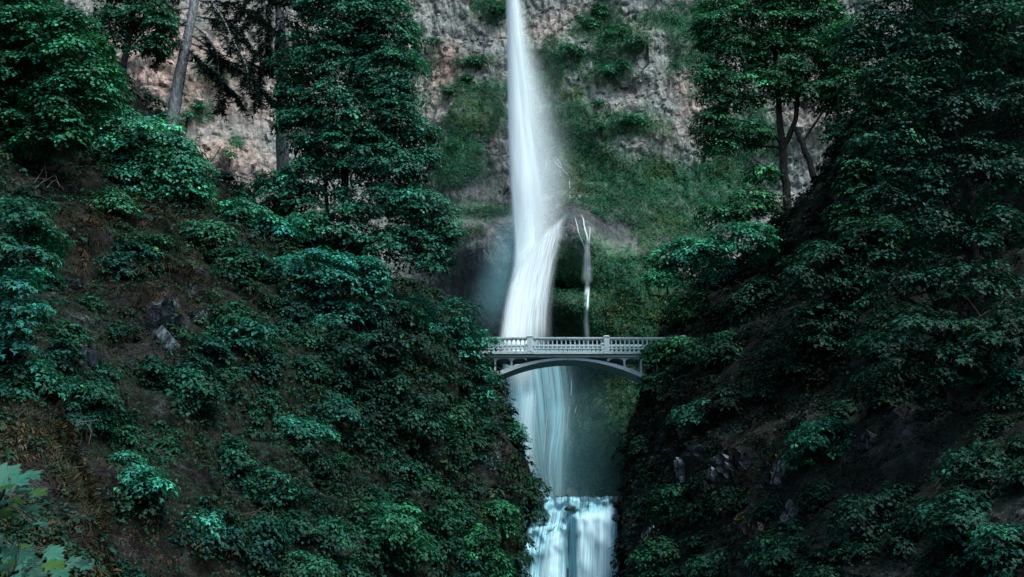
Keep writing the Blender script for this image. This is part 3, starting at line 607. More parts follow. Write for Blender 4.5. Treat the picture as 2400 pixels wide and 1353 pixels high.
water('left_cascade', M_LCORE, [(1286, 1246, 1318, 1242), (1276, 1262, 1322, 1262), (1268, 1300, 1324, 1300), (1258, 1350, 1326, 1350), (1254, 1410, 1328, 1410)], None, wl_, BV_C, .8, jag=12, n=50, m=44, e=.35, top=.18, cov=lambda u, v: .95 + .35 * np.exp(-((u - .5) / .25) ** 2), bl=6)
water('right_cascade', M_LOWER, [(1334, 1200, 1450, 1170), (1332, 1218, 1450, 1206), (1332, 1260, 1452, 1260), (1330, 1320, 1452, 1320), (1328, 1410, 1452, 1410)], None, wl_, BV_C, .7, jag=8, n=90, m=50, e=.08, top=.08, cov=lambda u, v: 1.2 - .3 * v, bl=8)
water('right_cascade', M_LCORE, [(1350, 1200, 1440, 1176), (1348, 1222, 1442, 1214), (1346, 1270, 1442, 1270), (1342, 1340, 1442, 1340), (1340, 1410, 1442, 1410)], None, wl_, BV_C, 1.2, jag=10, n=90, m=50, e=.2, top=.16, cov=lambda u, v: 1.15 * (1 - .65 * smooth(.25, 1, v)) + .25 * np.exp(-((u - .25) / .2) ** 2), bl=8)
for pts, a, b in (([(1248, 1232), (1238, 1262), (1228, 1310), (1220, 1380)], 5, 9), ([(1262, 1226), (1252, 1262), (1248, 1330)], 6, 12), ([(1330, 1250), (1328, 1290), (1330, 1340)], 6, 12), ([(1338, 1206), (1334, 1230)], 8, 10), ([(1232, 1290), (1222, 1353)], 4, 5), ([(1318, 1200), (1330, 1226), (1322, 1245)], 8, 14)):
    thread('water_strand', pts, a, b, .5, M_LOWER, cov=1.2, parent=wl_, bv=BV_C)

# ------------------------------------------------------------------ footbridge
FY, BYY = 87.0, 89.7
S_ = (FY * CP + 18.9 * SP) / F
def BX(px): return (px - CX) * S_
def BZ(py): return at(CX, py, FY)[2]
br_ = empty('footbridge', (BX(1331), (FY + BYY) / 2, BZ(831))); BL = np.array(br_.location)
tag(br_, 'pale concrete arched footbridge with balustrades crossing the gorge in front of the falls', 'bridge')
WT = (1, 1, 1); DIM_TINT = (.62, .62, .62)
def bpart(A, name, loc=None): return A.build(name, M_CONC, br_, False, BL)
xL, xR = BX(1052), BX(1640)
A = Acc(); A.box((xL, FY - .05, BZ(838)), (xR, BYY + .05, BZ(831)), DIM_TINT); bpart(A, 'deck')  # deck tint darkened to paint the shadow under the overhang
for y0, y1 in ((FY - .30, FY + .12), (BYY - .12, BYY + .30)):
    A = Acc(); A.box((xL, y0, BZ(831.2) - .002), (xR, y1, BZ(825.5)), (.85, .85, .83)); bpart(A, 'plinth')
    A = Acc(); A.box((xL, y0 + .06, BZ(819.6)), (xR, y1 - .16, BZ(818)), WT); bpart(A, 'lower_rail')
    A = Acc(); A.box((xL, y0 + .0, BZ(795.4)), (xR, y1 - .08, BZ(792.4)), WT); A.box((xL, y0 + .05, BZ(797.2)), (xR, y1 - .13, BZ(795.4) + .002), WT); bpart(A, 'handrail')
# baluster: one mesh with a head that flares into the neighbouring arches
def baluster_mesh():
    p = (BX(1422) - BX(1242) - .48) / 16; zb, zt = BZ(825.5), BZ(797.2); h = zt - zb
    zs = [0, .10, .101, .22, .24, .245] + [h - .20 + .20 * math.sin(a) for a in np.linspace(0, math.pi / 2, 7)]
    ws = [.095, .095, .06, .052, .052, .052] + [.052 + (p / 2 + .002 - .052) * (1 - math.cos(a)) for a in np.linspace(0, math.pi / 2, 7)]
    A = Acc(); v = []
    for z, w in zip(zs, ws): v += [(-w, -.07, z), (w, -.07, z), (w, .07, z), (-w, .07, z)]
    q = []
    for i in range(len(zs) - 1):
        for j in range(4): q.append((i * 4 + j, i * 4 + (j + 1) % 4, i * 4 + 4 + (j + 1) % 4, i * 4 + 4 + j))
    A.add(v, [q]); o = A.build('baluster', M_CONC, br_); me = o.data
    me.attributes['tint'].data.foreach_set('color', np.ones(len(me.vertices) * 4, np.float32)); return o, p, zb
b0, pitch, zb = baluster_mesh(); first = True
posts = [BX(1062), BX(1242), BX(1422), BX(1602)]
for yy in (FY - .11, BYY + .11):
    for k in range(3):
        for i in range(16):
            b = b0 if first else b0.copy()
            if not first: COL.objects.link(b)
            first = False
            b.location = (posts[k] + .24 + pitch * (i + .5) - BL[0], yy - BL[1], zb - BL[2])
    for k in range(4):
        x = posts[k]; A = Acc(); A.box((x - .24, yy - .23, BZ(831)), (x + .24, yy + .23, BZ(791.6)), WT); A.box((x - .17, yy - .245, BZ(826)), (x + .17, yy - .23, BZ(797)), (.93, .93, .93)); p = bpart(A, 'post')
        A = Acc(); z0 = BZ(791.6); A.box((x - .285, yy - .275, z0), (x + .285, yy + .275, z0 + .07), WT); A.add([(x - .26, yy - .25, z0 + .07), (x + .26, yy - .25, z0 + .07), (x + .26, yy + .25, z0 + .07), (x - .26, yy + .25, z0 + .07), (x - .16, yy - .15, z0 + .14), (x + .16, yy - .15, z0 + .14), (x + .16, yy + .15, z0 + .14), (x - .16, yy + .15, z0 + .14)], [[(0, 1, 5, 4), (1, 2, 6, 5), (2, 3, 7, 6), (3, 0, 4, 7), (4, 5, 6, 7)]], WT)
        c = A.build('cap', M_CONC, p, False, BL)
def ex(px): return BZ(838 + 34 * ((px - 1331) / 168) ** 2)
def inn(px): return BZ(843.5 + 40 * ((px - 1331) / 168) ** 2)
A = Acc(); q = np.linspace(1331 - 196, 1331 + 196, 49); v = []
for px in q: v += [(BX(px), FY + .10, inn(px)), (BX(px), FY + .10, ex(px)), (BX(px), BYY - .10, ex(px)), (BX(px), BYY - .10, inn(px))]
f = []
for i in range(len(q) - 1):
    for j in range(4): f.append((i * 4 + j, i * 4 + 4 + j, i * 4 + 4 + (j + 1) % 4, i * 4 + (j + 1) % 4))
A.add(v, [f, [(0, 1, 2, 3), tuple(len(v) - 4 + k for k in (3, 2, 1, 0))]], (.92, .95, .95)); bpart(A, 'arch')
A = Acc(); A.box((BX(1329.6), FY + .04, BZ(845)), (BX(1332.6), FY + .0995, BZ(838.2)), (.5, .5, .5)); bpart(A, 'keystone')
cols = [1084, 1122, 1160.5, 1199, 1463.5, 1502, 1540, 1578]
for y0, y1 in ((FY + .12, FY + .36), (BYY - .36, BYY - .12)):
    for px in cols:
        lo = ex(px) - .06 if abs(px - 1331) < 180 else BZ(905)
        A = Acc(); A.box((BX(px) - .085, y0, lo), (BX(px) + .085, y1, BZ(846)), WT); bpart(A, 'spandrel_column')
    for a, b in ((1084, 1122), (1122, 1160.5), (1160.5, 1199), (1199, 1237), (1425.5, 1463.5), (1463.5, 1502), (1502, 1540), (1540, 1578)):
        A = Acc(); xa, xb = BX(a), BX(b); zt = BZ(838) + .0; v = []; k = 13
        for i in range(k):
            t = i / (k - 1); x = xa + .085 + (xb - xa - .17) * t; z = BZ(846) + .001 + (BZ(839.6) - BZ(846)) * math.sqrt(max(0, 1 - (2 * t - 1) ** 2))
            v += [(x, y0, z), (x, y0, zt), (x, y1, z), (x, y1, zt)]
        f = []
        for i in range(k - 1):
            o_ = i * 4; f += [(o_, o_ + 4, o_ + 5, o_ + 1), (o_ + 2, o_ + 3, o_ + 7, o_ + 6), (o_, o_ + 2, o_ + 6, o_ + 4)]
        A.add(v, [f], WT)
        A.box((xa - .08, y0 + .003, BZ(846)), (xa + .085, y1 - .003, zt), WT); bpart(A, 'spandrel_arch')
for a, b in ((1010, 1075), (1586, 1640)):
    A = Acc(); A.box((BX(a), FY, BZ(940)), (BX(b), BYY, BZ(838) - .003), DIM_TINT); bpart(A, 'abutment')

# ------------------------------------------------------------------ undergrowth on hills, ivy on the cliff (uncountable)
def surf_sample(V, Q, n, rng, mx=260):
    a, b, c, d = (V[Q[:, i]] for i in range(4)); nr = np.cross(c - a, d - b); ar = np.linalg.norm(nr, axis=1) / 2
    cen = (a + b + c + d) / 4; px, py = proj(cen); vis = (px > -mx) & (px < 2400 + mx) & (py > -mx) & (py < 1353 + mx) & (cen[:, 1] > 3)
    nr = unit(nr); nr[(nr * cen).sum(1) > 0] *= -1
    w = ar * vis / np.maximum(cen[:, 1], 10) ** 1.7; idx = rng.choice(len(Q), n, p=w / w.sum())
    r1, r2 = rng.random((2, n, 1)); p = (a[idx] * (1 - r1) + b[idx] * r1) * (1 - r2) + (d[idx] * (1 - r1) + c[idx] * r1) * r2
    return p, nr[idx]
PALE = [(300, 520, 200, 40, 1), (470, 580, 120, 30, .8), (420, 1180, 80, 160, .6), (200, 1100, 60, 140, .8), (500, 1250, 100, 80, .5), (1480, 900, 60, 160, 1), (1560, 1000, 60, 100, .7), (640, 880, 90, 60, .4), (760, 1100, 100, 60, .3)]
TEAL = [(600, 450, 260, 120, .8), (720, 700, 200, 120, .7), (900, 1230, 120, 80, .8), (1000, 1050, 120, 80, .4), (60, 700, 100, 200, .6), (1700, 580, 120, 60, .8), (2300, 1200, 100, 150, .5), (650, 1000, 120, 60, .6), (330, 400, 160, 100, .8)]
def undergrowth(name, V, Q, n, per, seed, label=None, lite=1.0, size=.2, R0=.5, dark=1.0, brown=BROWN, drys=1.05):
    rng = np.random.default_rng(seed); p, nr = surf_sample(V, Q, n, rng); px, py = proj(p)
    br = blobs(px, py, brown); rk = blobs(px, py, ROCKM); pl = blobs(px, py, PALE); te = blobs(px, py, TEAL)
    keep = rng.random(n) > rk * .6; p, nr, br, pl, te = p[keep], nr[keep], br[keep], pl[keep], te[keep]; n = len(p)
    lump = vnoise(p, 2.2, seed); big = vnoise(p, 5.5, seed + 2)
    gap = vnoise(p, 1.1, seed + 9)
    isb = rng.random(n) < br * .85; grass = (~isb) & (rng.random(n) < pl * .8)
    leafy = ~(isb | grass)
    h = (.1 + 1.7 * lump ** 1.5 * (.3 + 1.2 * big)) * np.clip(p[:, 1] / 75, .34, 1)
    base = p + nr * h[:, None] * .8 + np.array([0, 0, .15]) * h[:, None]
    N0 = unit(nr * .55 + np.array([0, 0, 1.0]) + rng.normal(size=(n, 3)) * .16)
    fy = np.clip(p[:, 1] / 80, .3, 1.05); R = R0 * fy * (.6 + .7 * rng.random(n)); size = size * fy * np.where(rng.random(n) < .25, 1.3, .98)
    out = []
    i = leafy
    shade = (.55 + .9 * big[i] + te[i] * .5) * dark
    g0 = np.array([.018, .085, .055]) * lite
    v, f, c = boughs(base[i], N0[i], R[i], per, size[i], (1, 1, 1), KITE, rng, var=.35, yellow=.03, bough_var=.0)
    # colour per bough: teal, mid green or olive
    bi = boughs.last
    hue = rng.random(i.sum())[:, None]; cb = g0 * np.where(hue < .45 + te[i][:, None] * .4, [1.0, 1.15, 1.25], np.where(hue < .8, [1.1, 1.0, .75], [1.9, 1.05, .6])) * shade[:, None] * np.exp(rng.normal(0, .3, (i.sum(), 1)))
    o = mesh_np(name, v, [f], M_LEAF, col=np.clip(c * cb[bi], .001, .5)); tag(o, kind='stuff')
    i = isb | grass
    if i.sum() > 20:
        v, f, c = boughs(base[i] - nr[i] * .1, unit(nr[i] + np.array([0, 0, .3])), R[i] * .9, int(per * 1.9), size[i] * drys, (1, 1, 1), BLADE if False else KITE, rng, var=.45, yellow=.0, bough_var=0)
        bi = boughs.last
        v3 = v.reshape(-1, 4, 3); mid = v3[:, 0:1] * .5 + v3[:, 2:3] * .5; v3[:, 1] = mid[:, 0] * .62 + v3[:, 1] * .38; v3[:, 3] = mid[:, 0] * .62 + v3[:, 3] * .38; v3[:, 2, 2] -= (size[i] * .35)[boughs.last[::4]]; v = v3.reshape(-1, 3)
        g = grass[i][:, None]; hue = rng.random((i.sum(), 1))
        cb = np.where(g, np.where(hue < .6, [.045, .065, .035], [.07, .065, .035]), np.where(hue < .35, [.035, .024, .016], np.where(hue < .6, [.12, .085, .05], np.where(hue < .66, [.17, .115, .065], [.030, .042, .022])))) * np.exp(rng.normal(0, .35, (i.sum(), 1))) * (.5 + .8 * big[i])[:, None] * dark
        o = mesh_np('dry_groundcover', v, [f], M_MATTE, col=np.clip(c * cb[bi], .001, .5)); tag(o, kind='stuff')
undergrowth('undergrowth', LV, LQ, 13500, 18, 5, lite=1.0, dark=.66, size=.27, R0=.6)
undergrowth('undergrowth', RV, RQ, 9000, 18, 6, lite=.8, size=.27, R0=.6, dark=.27)  # dark factor paints this slope's deep shadow into the leaf colour
undergrowth('undergrowth', NV, NQ, 6500, 15, 8, lite=.7, size=.32, R0=.9, drys=1.7, brown=[(60, 1080, 260, 220, 1), (200, 1180, 80, 120, 1), (150, 1300, 200, 120, .9), (0, 1000, 100, 40, .8)])

def fringe():
    rng = np.random.default_rng(12); E = np.array([(40, 962), (90, 985), (118, 1010), (160, 1075), (200, 1140), (232, 1220), (246, 1290), (258, 1353)], float); P = []
    for k in range(5500):
        t = rng.random() * 7; a = int(t); q = E[a] + (E[min(a + 1, 7)] - E[a]) * (t - a); p, nn_ = hit(BV_N, q[0] + 26 - abs(rng.normal()) * 30, q[1] + 4)
        if p is not None: P.append(p + nn_ * .02)
    P = np.array(P); n = len(P); ax = rng.normal(size=(n, 3)) * .45 + np.array([.35, -.2, .8]); v, f, k = frames(P, ax, np.tile([0, -1.0, .3], (n, 1)) + rng.normal(size=(n, 3)) * .4, .15 * np.exp(rng.normal(0, .35, n)), BLADE)
    tag(mesh_np('dry_grass', v, [f], M_MATTE, col=np.repeat(tints(n, (.060, .066, .040), .4, 0, rng), k, 0)), kind='stuff')
fringe()
def ivy(n, seed):
    rng = np.random.default_rng(seed); p, nr = surf_sample(cliffV, cliffQ, n, rng, 120); px, py = proj(p)
    mo = blobs(px, py, MOSS); f = fbm(p, 3.5, 3, 31); keep = (mo + f * .55) > .40; p, nr, px, py = p[keep], nr[keep], px[keep], py[keep]; n = len(p)
    lump = vnoise(p, 1.3, 3); big = vnoise(p, 5, 12)
    base = p + nr * (.1 + .55 * lump)[:, None]; N0 = unit(nr + np.array([0, 0, .7]) + rng.normal(size=(n, 3)) * .2); R = .32 + .3 * rng.random(n)
    v, fc, c = boughs(base, N0, R, 7, .20, (1, 1, 1), KITE, rng, var=.25, yellow=.02, bough_var=0)
    bi = boughs.last; olive = (vnoise(p, 4, 77) + .18 * rng.normal(size=n) > .66)[:, None]
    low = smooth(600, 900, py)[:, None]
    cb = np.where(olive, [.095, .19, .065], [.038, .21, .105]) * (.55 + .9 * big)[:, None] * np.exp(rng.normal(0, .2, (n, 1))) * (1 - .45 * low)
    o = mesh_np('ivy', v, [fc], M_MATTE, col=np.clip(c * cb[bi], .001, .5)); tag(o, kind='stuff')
ivy(125000, 9)
def blocks(n, seed):
    rng = np.random.default_rng(seed); p, nr = surf_sample(cliffV, cliffQ, n, rng, 120); px, py = proj(p)
    keep = (blobs(px, py, WET) < .3) & (blobs(px, py, MOSS) < .5) & (py < 640) & (vnoise(p, 4, 5) > .42); p, nr = p[keep], nr[keep]; n = len(p)
    cube = np.array([(-1, -1, -1), (1, -1, -1), (1, 1, -1), (-1, 1, -1), (-1, -1, 1), (1, -1, 1), (1, 1, 1), (-1, 1, 1)]) * .5
    fq = np.array([(0, 3, 2, 1), (4, 5, 6, 7), (0, 1, 5, 4), (1, 2, 6, 5), (2, 3, 7, 6), (3, 0, 4, 7)])
    s = np.exp(rng.normal(-1.15, .45, n)); sc = s[:, None, None] * (.6 + .8 * rng.random((n, 1, 3))); v = cube[None] * (1 + rng.normal(0, .16, (n, 8, 3))) * sc
    z = unit(nr + rng.normal(size=(n, 3)) * .35); x = unit(np.cross(z, rng.normal(size=(n, 3)))); y = np.cross(z, x)
    v = p[:, None] + v[..., 0:1] * x[:, None] + v[..., 1:2] * y[:, None] + v[..., 2:3] * z[:, None]
    px, py = proj(p); wa = np.repeat(blobs(px, py, WARM) + rng.normal(0, .15, n), 8)
    o = mesh_np('loose_rocks', v.reshape(-1, 3), [(fq[None] + np.arange(n)[:, None, None] * 8).reshape(-1, 4)], M_ROCK, attrs=dict(moss=np.zeros(n * 8), wet=np.zeros(n * 8), warm=wa, crack=np.zeros(n * 8))); tag(o, kind='stuff')
blocks(4500, 3)

# ------------------------------------------------------------------ trees
TEAL_, GREEN_, DARK_, LIME_ = (.026, .105, .072), (.030, .105, .042), (.012, .045, .028), (.06, .13, .035)
tree('maple_tree', 'tree', 'tall dark maple with a full drooping crown, between the leaning fir and the waterfall',
     [(800, 30, 100, 80), (900, 60, 75, 90), (750, 140, 90, 75), (900, 170, 95, 75), (820, 250, 120, 75), (935, 260, 65, 65), (715, 290, 60, 55), (830, 350, 110, 55), (915, 380, 85, 65), (730, 400, 60, 45), (965, 470, 70, 55), (860, 470, 80, 45), (1015, 500, 50, 28), (1000, 560, 50, 30), (650, 440, 50, 40), (620, 530, 60, 35), (760, 540, 120, 40), (900, 560, 80, 40), (1045, 540, 35, 24), (1000, 610, 50, 24), (680, 230, 40, 60), (990, 330, 40, 60), (840, -70, 90, 80), (690, 470, 50, 30)],
     78, [(812, 620, 0, .4)] and None, base=(.020, .080, .055), seed=1, nlimb=16, dens=.95,
     trunks=[[(812, 640, 79, .42), (808, 480, 79, .34), (806, 300, 79, .26), (828, 120, 79, .18), (835, -20, 79, .08)], [(770, 600, 79, .2), (765, 450, 78.5, .16), (750, 320, 78, .1)], [(700, 620, 79.5, .14), (706, 480, 79, .1), (690, 350, 78.5, .06)]])
tree('maple_tree', 'tree', 'teal-leaved maple with layered boughs below the tall dark maple, left of the bridge',
     [(740, 630, 120, 45), (650, 690, 80, 50), (820, 700, 90, 55), (720, 750, 110, 45), (640, 620, 60, 25), (860, 640, 50, 40), (600, 750, 40, 40)], 71, base=(.018, .095, .078), seed=2)
tree('maple_tree', 'tree', 'low maple leaning over the left end of the bridge railing', [(1060, 735, 65, 45), (1120, 790, 55, 26), (1000, 790, 80, 45), (1070, 860, 70, 36), (960, 720, 55, 40), (1150, 905, 36, 36), (1000, 890, 80, 45), (1110, 930, 45, 26)], 81, base=(.014, .070, .052), seed=3, per=60)
tree('maple_tree', 'tree', 'bright teal-green maple on the upper left slope below the leaning fir trunk', [(350, 330, 105, 60), (430, 390, 58, 55), (270, 300, 80, 55), (380, 430, 95, 45), (300, 400, 80, 45), (455, 450, 36, 36), (200, 330, 60, 50)], 71, base=(.038, .135, .092), seed=4, dens=.9)
tree('maple_tree', 'tree', 'leafy maple filling the upper left corner above the slope', [(80, 60, 95, 70), (180, 100, 75, 75), (60, 170, 90, 55), (170, 215, 95, 60), (240, 190, 45, 55), (10, 250, 80, 55), (110, 300, 90, 45), (20, -40, 100, 60)], 63, base=(.022, .090, .050), seed=5, dens=.85)
tree('alder_tree', 'tree', 'thin dark tree standing left of the leaning fir', [(330, 25, 70, 45), (255, 60, 45, 45), (385, 60, 35, 35), (300, -40, 80, 50), (350, 100, 50, 25)], 77, base=(.020, .075, .045), seed=6,
     trunks=[[(282, 210, 77, .3), (296, 120, 77, .26), (316, 20, 77, .2), (330, -80, 77, .12)]])
tree('maple_tree', 'tree', 'maple bough cluster at the left edge beside the dry brown ledge', [(40, 500, 80, 36), (90, 540, 60, 30), (10, 580, 60, 45), (60, 600, 50, 25)], 47, base=(.022, .085, .060), seed=7, br=.7, leaf=.22)
tree('maple_tree', 'tree', 'maple shrub at the left edge lower down, beside the blue-grey rocks', [(30, 690, 60, 40), (55, 745, 70, 30), (15, 820, 50, 45), (70, 640, 30, 20)], 43, base=(.020, .090, .075), seed=8, br=.65, leaf=.2)
SH = [  # px, py, rx, ry, base colour, label
    (335, 1120, 65, 26, (.03, .13, .10), 'bright teal maple spray low on the left slope, above the dark gully'),
    (300, 1075, 30, 16, (.03, .12, .09), 'small upper maple sprig above the bright teal spray on the left slope'),
    (470, 1225, 45, 18, (.03, .12, .09), 'small teal maple sprig right of the near bank on the lower left slope'),
    (690, 1000, 90, 32, (.015, .075, .055), 'wide dark teal shrub in the middle of the lower left slope'),
    (900, 1225, 100, 42, (.016, .075, .040), 'dense mid-green shrub at the bottom, left of the lower cascade'),
    (960, 1280, 70, 36, (.014, .065, .035), 'dense green shrub directly below its larger neighbour near the bottom edge'),
    (1160, 1200, 54, 34, (.016, .075, .038), 'leafy shrub on the bank beside the crest of the lower cascade'),
    (1100, 1255, 60, 40, (.014, .065, .032), 'dark shrub under the left bank of the lower cascade'),
    (1140, 1310, 50, 36, (.012, .060, .030), 'dark shrub at the bottom edge touching the lower cascade'),
    (1205, 1010, 22, 20, (.020, .080, .055), 'small sprig overhanging the gorge from the left cliff under the bridge'),
    (560, 500, 80, 32, (.028, .115, .075), 'bushy green shrub on the slope crest under the left grey trunk'),
    (640, 530, 60, 28, (.016, .100, .085), 'teal shrub at the foot of the second grey fir trunk'),
    (480, 540, 60, 24, (.026, .085, .050), 'mid-green shrub between the dry ledge and the crest of the left slope'),
    (250, 470, 70, 30, (.030, .090, .050), 'grey-green bush above the dry brown ledge on the left'),
    (340, 570, 60, 22, (.020, .060, .034), 'dull green bush on top of the mossy outcrop'),
    (540, 620, 60, 40, (.012, .050, .030), 'dark bush right of the mossy outcrop'),
    (560, 780, 70, 36, (.012, .065, .048), 'dark teal bush in the hollow left of the layered maple'),
    (440, 900, 70, 36, (.010, .046, .030), 'dark bush below the mossy outcrop'),
    (200, 920, 80, 34, (.010, .048, .030), 'dark bush over the near bank at left'),
    (80, 880, 60, 34, (.012, .052, .036), 'dark bush near the left edge above the near bank'),
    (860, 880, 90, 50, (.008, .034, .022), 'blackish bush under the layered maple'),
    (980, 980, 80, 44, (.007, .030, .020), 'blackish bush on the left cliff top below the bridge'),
    (780, 960, 60, 30, (.012, .055, .045), 'dim teal bush in the centre of the left slope'),
    (620, 1130, 70, 36, (.012, .052, .036), 'dim bush above the arching bare canes'),
    (760, 1240, 60, 34, (.012, .052, .034), 'dim bush left of the dense mid-green shrub near the bottom'),
    (700, 1320, 70, 34, (.012, .050, .030), 'dim bush at the bottom edge left of centre')]
SHR = [  # lower shrubs have leaf colours darkened to hold the slope's shade
    (1620, 590, 80, 32, (.026, .110, .075), 'teal-green bush on the right slope crest above the bridge'),
    (1735, 560, 80, 36, (.026, .110, .072), 'teal-green bush at the foot of the forked tree'),
    (1690, 640, 80, 40, (.018, .080, .050), 'green bush below the crest of the right slope'),
    (1560, 640, 45, 24, (.024, .095, .050), 'small bush on the mossy cliff corner above the right bridge end'),
    (1640, 720, 60, 40, (.022, .070, .030), 'olive-green bush above the right end of the bridge'),
    (1590, 812, 78, 30, (.020, .075, .032), 'light green bush hiding the right end of the bridge railing'),
    (1562, 880, 56, 34, (.018, .068, .032), 'light green bush at the right foot of the bridge arch'),
    (1690, 820, 60, 40, (.010, .044, .026), 'dark bush right of the bridge end'),
    (1640, 960, 60, 28, (.014, .068, .044), 'teal bush on the right cliff just below the bridge'),
    (1950, 1020, 100, 40, (.014, .072, .046), 'wide layered maple shrub in the middle of the right slope'),
    (1890, 1060, 45, 24, (.012, .062, .040), 'small shrub at the left foot of the wide layered maple shrub'),
    (1590, 1180, 50, 40, (.010, .044, .026), 'dark shrub on the right bank beside the lower cascade'),
    (1560, 1300, 60, 40, (.010, .040, .022), 'dark shrub at the bottom edge right of the lower cascade'),
    (1690, 1310, 60, 36, (.009, .038, .022), 'dark shrub at the bottom edge further right of the lower cascade'),
    (1850, 1290, 80, 40, (.008, .034, .020), 'blackish shrub at the bottom right of the slope'),
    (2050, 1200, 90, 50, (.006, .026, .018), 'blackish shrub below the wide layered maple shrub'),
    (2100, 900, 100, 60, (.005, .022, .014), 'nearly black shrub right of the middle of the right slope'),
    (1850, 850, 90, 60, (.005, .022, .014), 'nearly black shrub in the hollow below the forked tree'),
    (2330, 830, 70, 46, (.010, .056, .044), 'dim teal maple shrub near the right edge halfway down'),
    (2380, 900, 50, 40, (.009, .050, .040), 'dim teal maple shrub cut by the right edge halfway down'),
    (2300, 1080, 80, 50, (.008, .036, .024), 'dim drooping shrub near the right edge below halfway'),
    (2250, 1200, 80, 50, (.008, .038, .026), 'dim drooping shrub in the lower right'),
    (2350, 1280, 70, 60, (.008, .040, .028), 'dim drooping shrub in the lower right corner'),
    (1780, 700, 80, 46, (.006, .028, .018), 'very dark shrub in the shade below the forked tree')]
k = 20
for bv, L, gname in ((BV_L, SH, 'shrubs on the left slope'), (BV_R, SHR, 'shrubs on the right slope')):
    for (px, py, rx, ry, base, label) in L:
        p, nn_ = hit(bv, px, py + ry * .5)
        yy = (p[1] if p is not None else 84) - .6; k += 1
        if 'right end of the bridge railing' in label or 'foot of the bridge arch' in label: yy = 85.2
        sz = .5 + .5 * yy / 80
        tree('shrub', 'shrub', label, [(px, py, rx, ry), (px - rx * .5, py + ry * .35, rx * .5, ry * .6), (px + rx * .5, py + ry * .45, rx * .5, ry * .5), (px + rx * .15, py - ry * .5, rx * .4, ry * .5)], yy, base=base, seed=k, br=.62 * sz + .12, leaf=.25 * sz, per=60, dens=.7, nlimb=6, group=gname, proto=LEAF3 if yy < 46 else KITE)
def filler(bv, n, cols, marks, label, group, seed, avoid, xr, area, sp=(62, 40)):
    rng = np.random.default_rng(seed); protos = []
    for q, base in enumerate(cols):
        lob = np.array([(0, 0, .9, 1.5, .7), (-1.0, .1, .5, .9, .5), (1.0, -.1, .6, .9, .5), (.3, -.3, 1.4, .8, .45), (-.2, -.9, .5, .9, .45)]); C = []; Nn = []
        for l in lob:
            u = unit(rng.normal(size=(9, 3))); C.append(l[:3] + u * [l[3], l[3] * .8, l[4]] * (.7 + .3 * rng.random((9, 1)))); Nn.append(np.array([0, 0, 1.0]) + u * .5)
        C = np.concatenate(C); Nn = np.concatenate(Nn); v, f, c = boughs(C, Nn, .45 + .35 * rng.random(len(C)), 42, .24, np.array(base) * [1, 1.6, 1.55], KITE, rng)
        A = Acc()
        for k in range(5): p, r = limb([0, 0, -.8], C[k * 9], .04, .012, rng, .1); A.tube(p, r, 4)
        r_ = empty('bush'); cr = mesh_np('crown', v, [f], M_LEAF, r_, col=c); st = A.build('stem', M_BARK_DARK, r_); protos.append((r_, cr, st, [0]))
    pts = []; tries = 0
    while len(pts) < n and tries < 6000:
        tries += 1; x = xr[0] + rng.random() * (xr[1] - xr[0]); y = 350 + rng.random() * 1040
        if not area(x, y): continue
        if blobs(np.array([x]), np.array([y]), avoid)[0] > .45: continue
        p, nn_ = hit(bv, x, y)
        if p is None or p[1] > 95: continue
        if any(((x - a) / sp[0]) ** 2 + ((y - b) / sp[1]) ** 2 < 1 for a, b, _, _ in pts): continue
        pts.append((x, y, p, nn_))
    W_ = {}; labs = []
    for (x, y, p, nn_) in pts:
        lm = min(marks, key=lambda m_: math.hypot((x - m_[0]), (y - m_[1]) * 1.3)); dx, dy_ = x - lm[0], y - lm[1]
        w = ('above' if dy_ < 0 else 'below') if abs(dy_) * 1.3 > abs(dx) else ('left of' if dx < 0 else 'right of')
        W_.setdefault((w, lm[2]), []).append((math.hypot(dx, dy_), len(labs))); labs.append(None)
    ORD = ['', 'second', 'third', 'fourth', 'fifth', 'sixth', 'seventh', 'eighth', 'ninth', 'tenth', 'eleventh', 'twelfth', 'thirteenth', 'fourteenth', 'fifteenth', 'sixteenth', 'seventeenth', 'eighteenth']
    for (w, nm), L_ in W_.items():
        for r__, (dd, ii) in enumerate(sorted(L_)): labs[ii] = (label + ' ' + w + ' ' + nm) if r__ == 0 else ('%s %s out %s %s' % (ORD[min(r__, 17)], label, w, nm))
    for k, (x, y, p, nn_) in enumerate(pts):
        r_, cr, st, used = protos[k % len(protos)]
        if used[0]: r2 = r_.copy(); c2 = cr.copy(); s2 = st.copy(); [COL.objects.link(o) for o in (r2, c2, s2)]; c2.parent = r2; s2.parent = r2
        else: r2 = r_; used[0] = 1
        sc = (.45 + .55 * p[1] / 80) * (.7 + .5 * rng.random()); r2.location = p + nn_ * .35; r2.scale = (sc, sc, sc * (.8 + .3 * rng.random())); r2.rotation_euler = (0, 0, rng.random() * 6.28); tag(r2, labs[k], 'bush', group)
filler(BV_L, 120, [(.009, .042, .028), (.008, .034, .028), (.013, .050, .028), (.005, .024, .016)], [(350, 420, 'the bright teal-green maple on the left'), (390, 650, 'the mossy brown outcrop'), (385, 780, 'the pale rock of the outcrop'), (180, 560, 'the dry brown ledge'), (730, 700, 'the layered teal maple'), (60, 560, 'the maple boughs at the left edge'), (335, 1120, 'the bright teal spray'),
    (60, 900, 'the top of the near bank'), (180, 1030, 'the arching bare canes'), (600, 1195, 'the long pale stems'), (1130, 870, 'the left bridge end'), (1220, 1160, 'the left side of the cascade crest'), (900, 1225, 'the dense mid-green shrub at the bottom'), (690, 1000, 'the wide dark teal shrub'), (470, 1225, 'the small teal sprig')], 'leafy bush', 'bushes in the thicket on the left slope', 41, BROWN + PALE + ROCKM, (-60, 1105), lambda x, y: y > 430 + .32 * x, (46, 30))
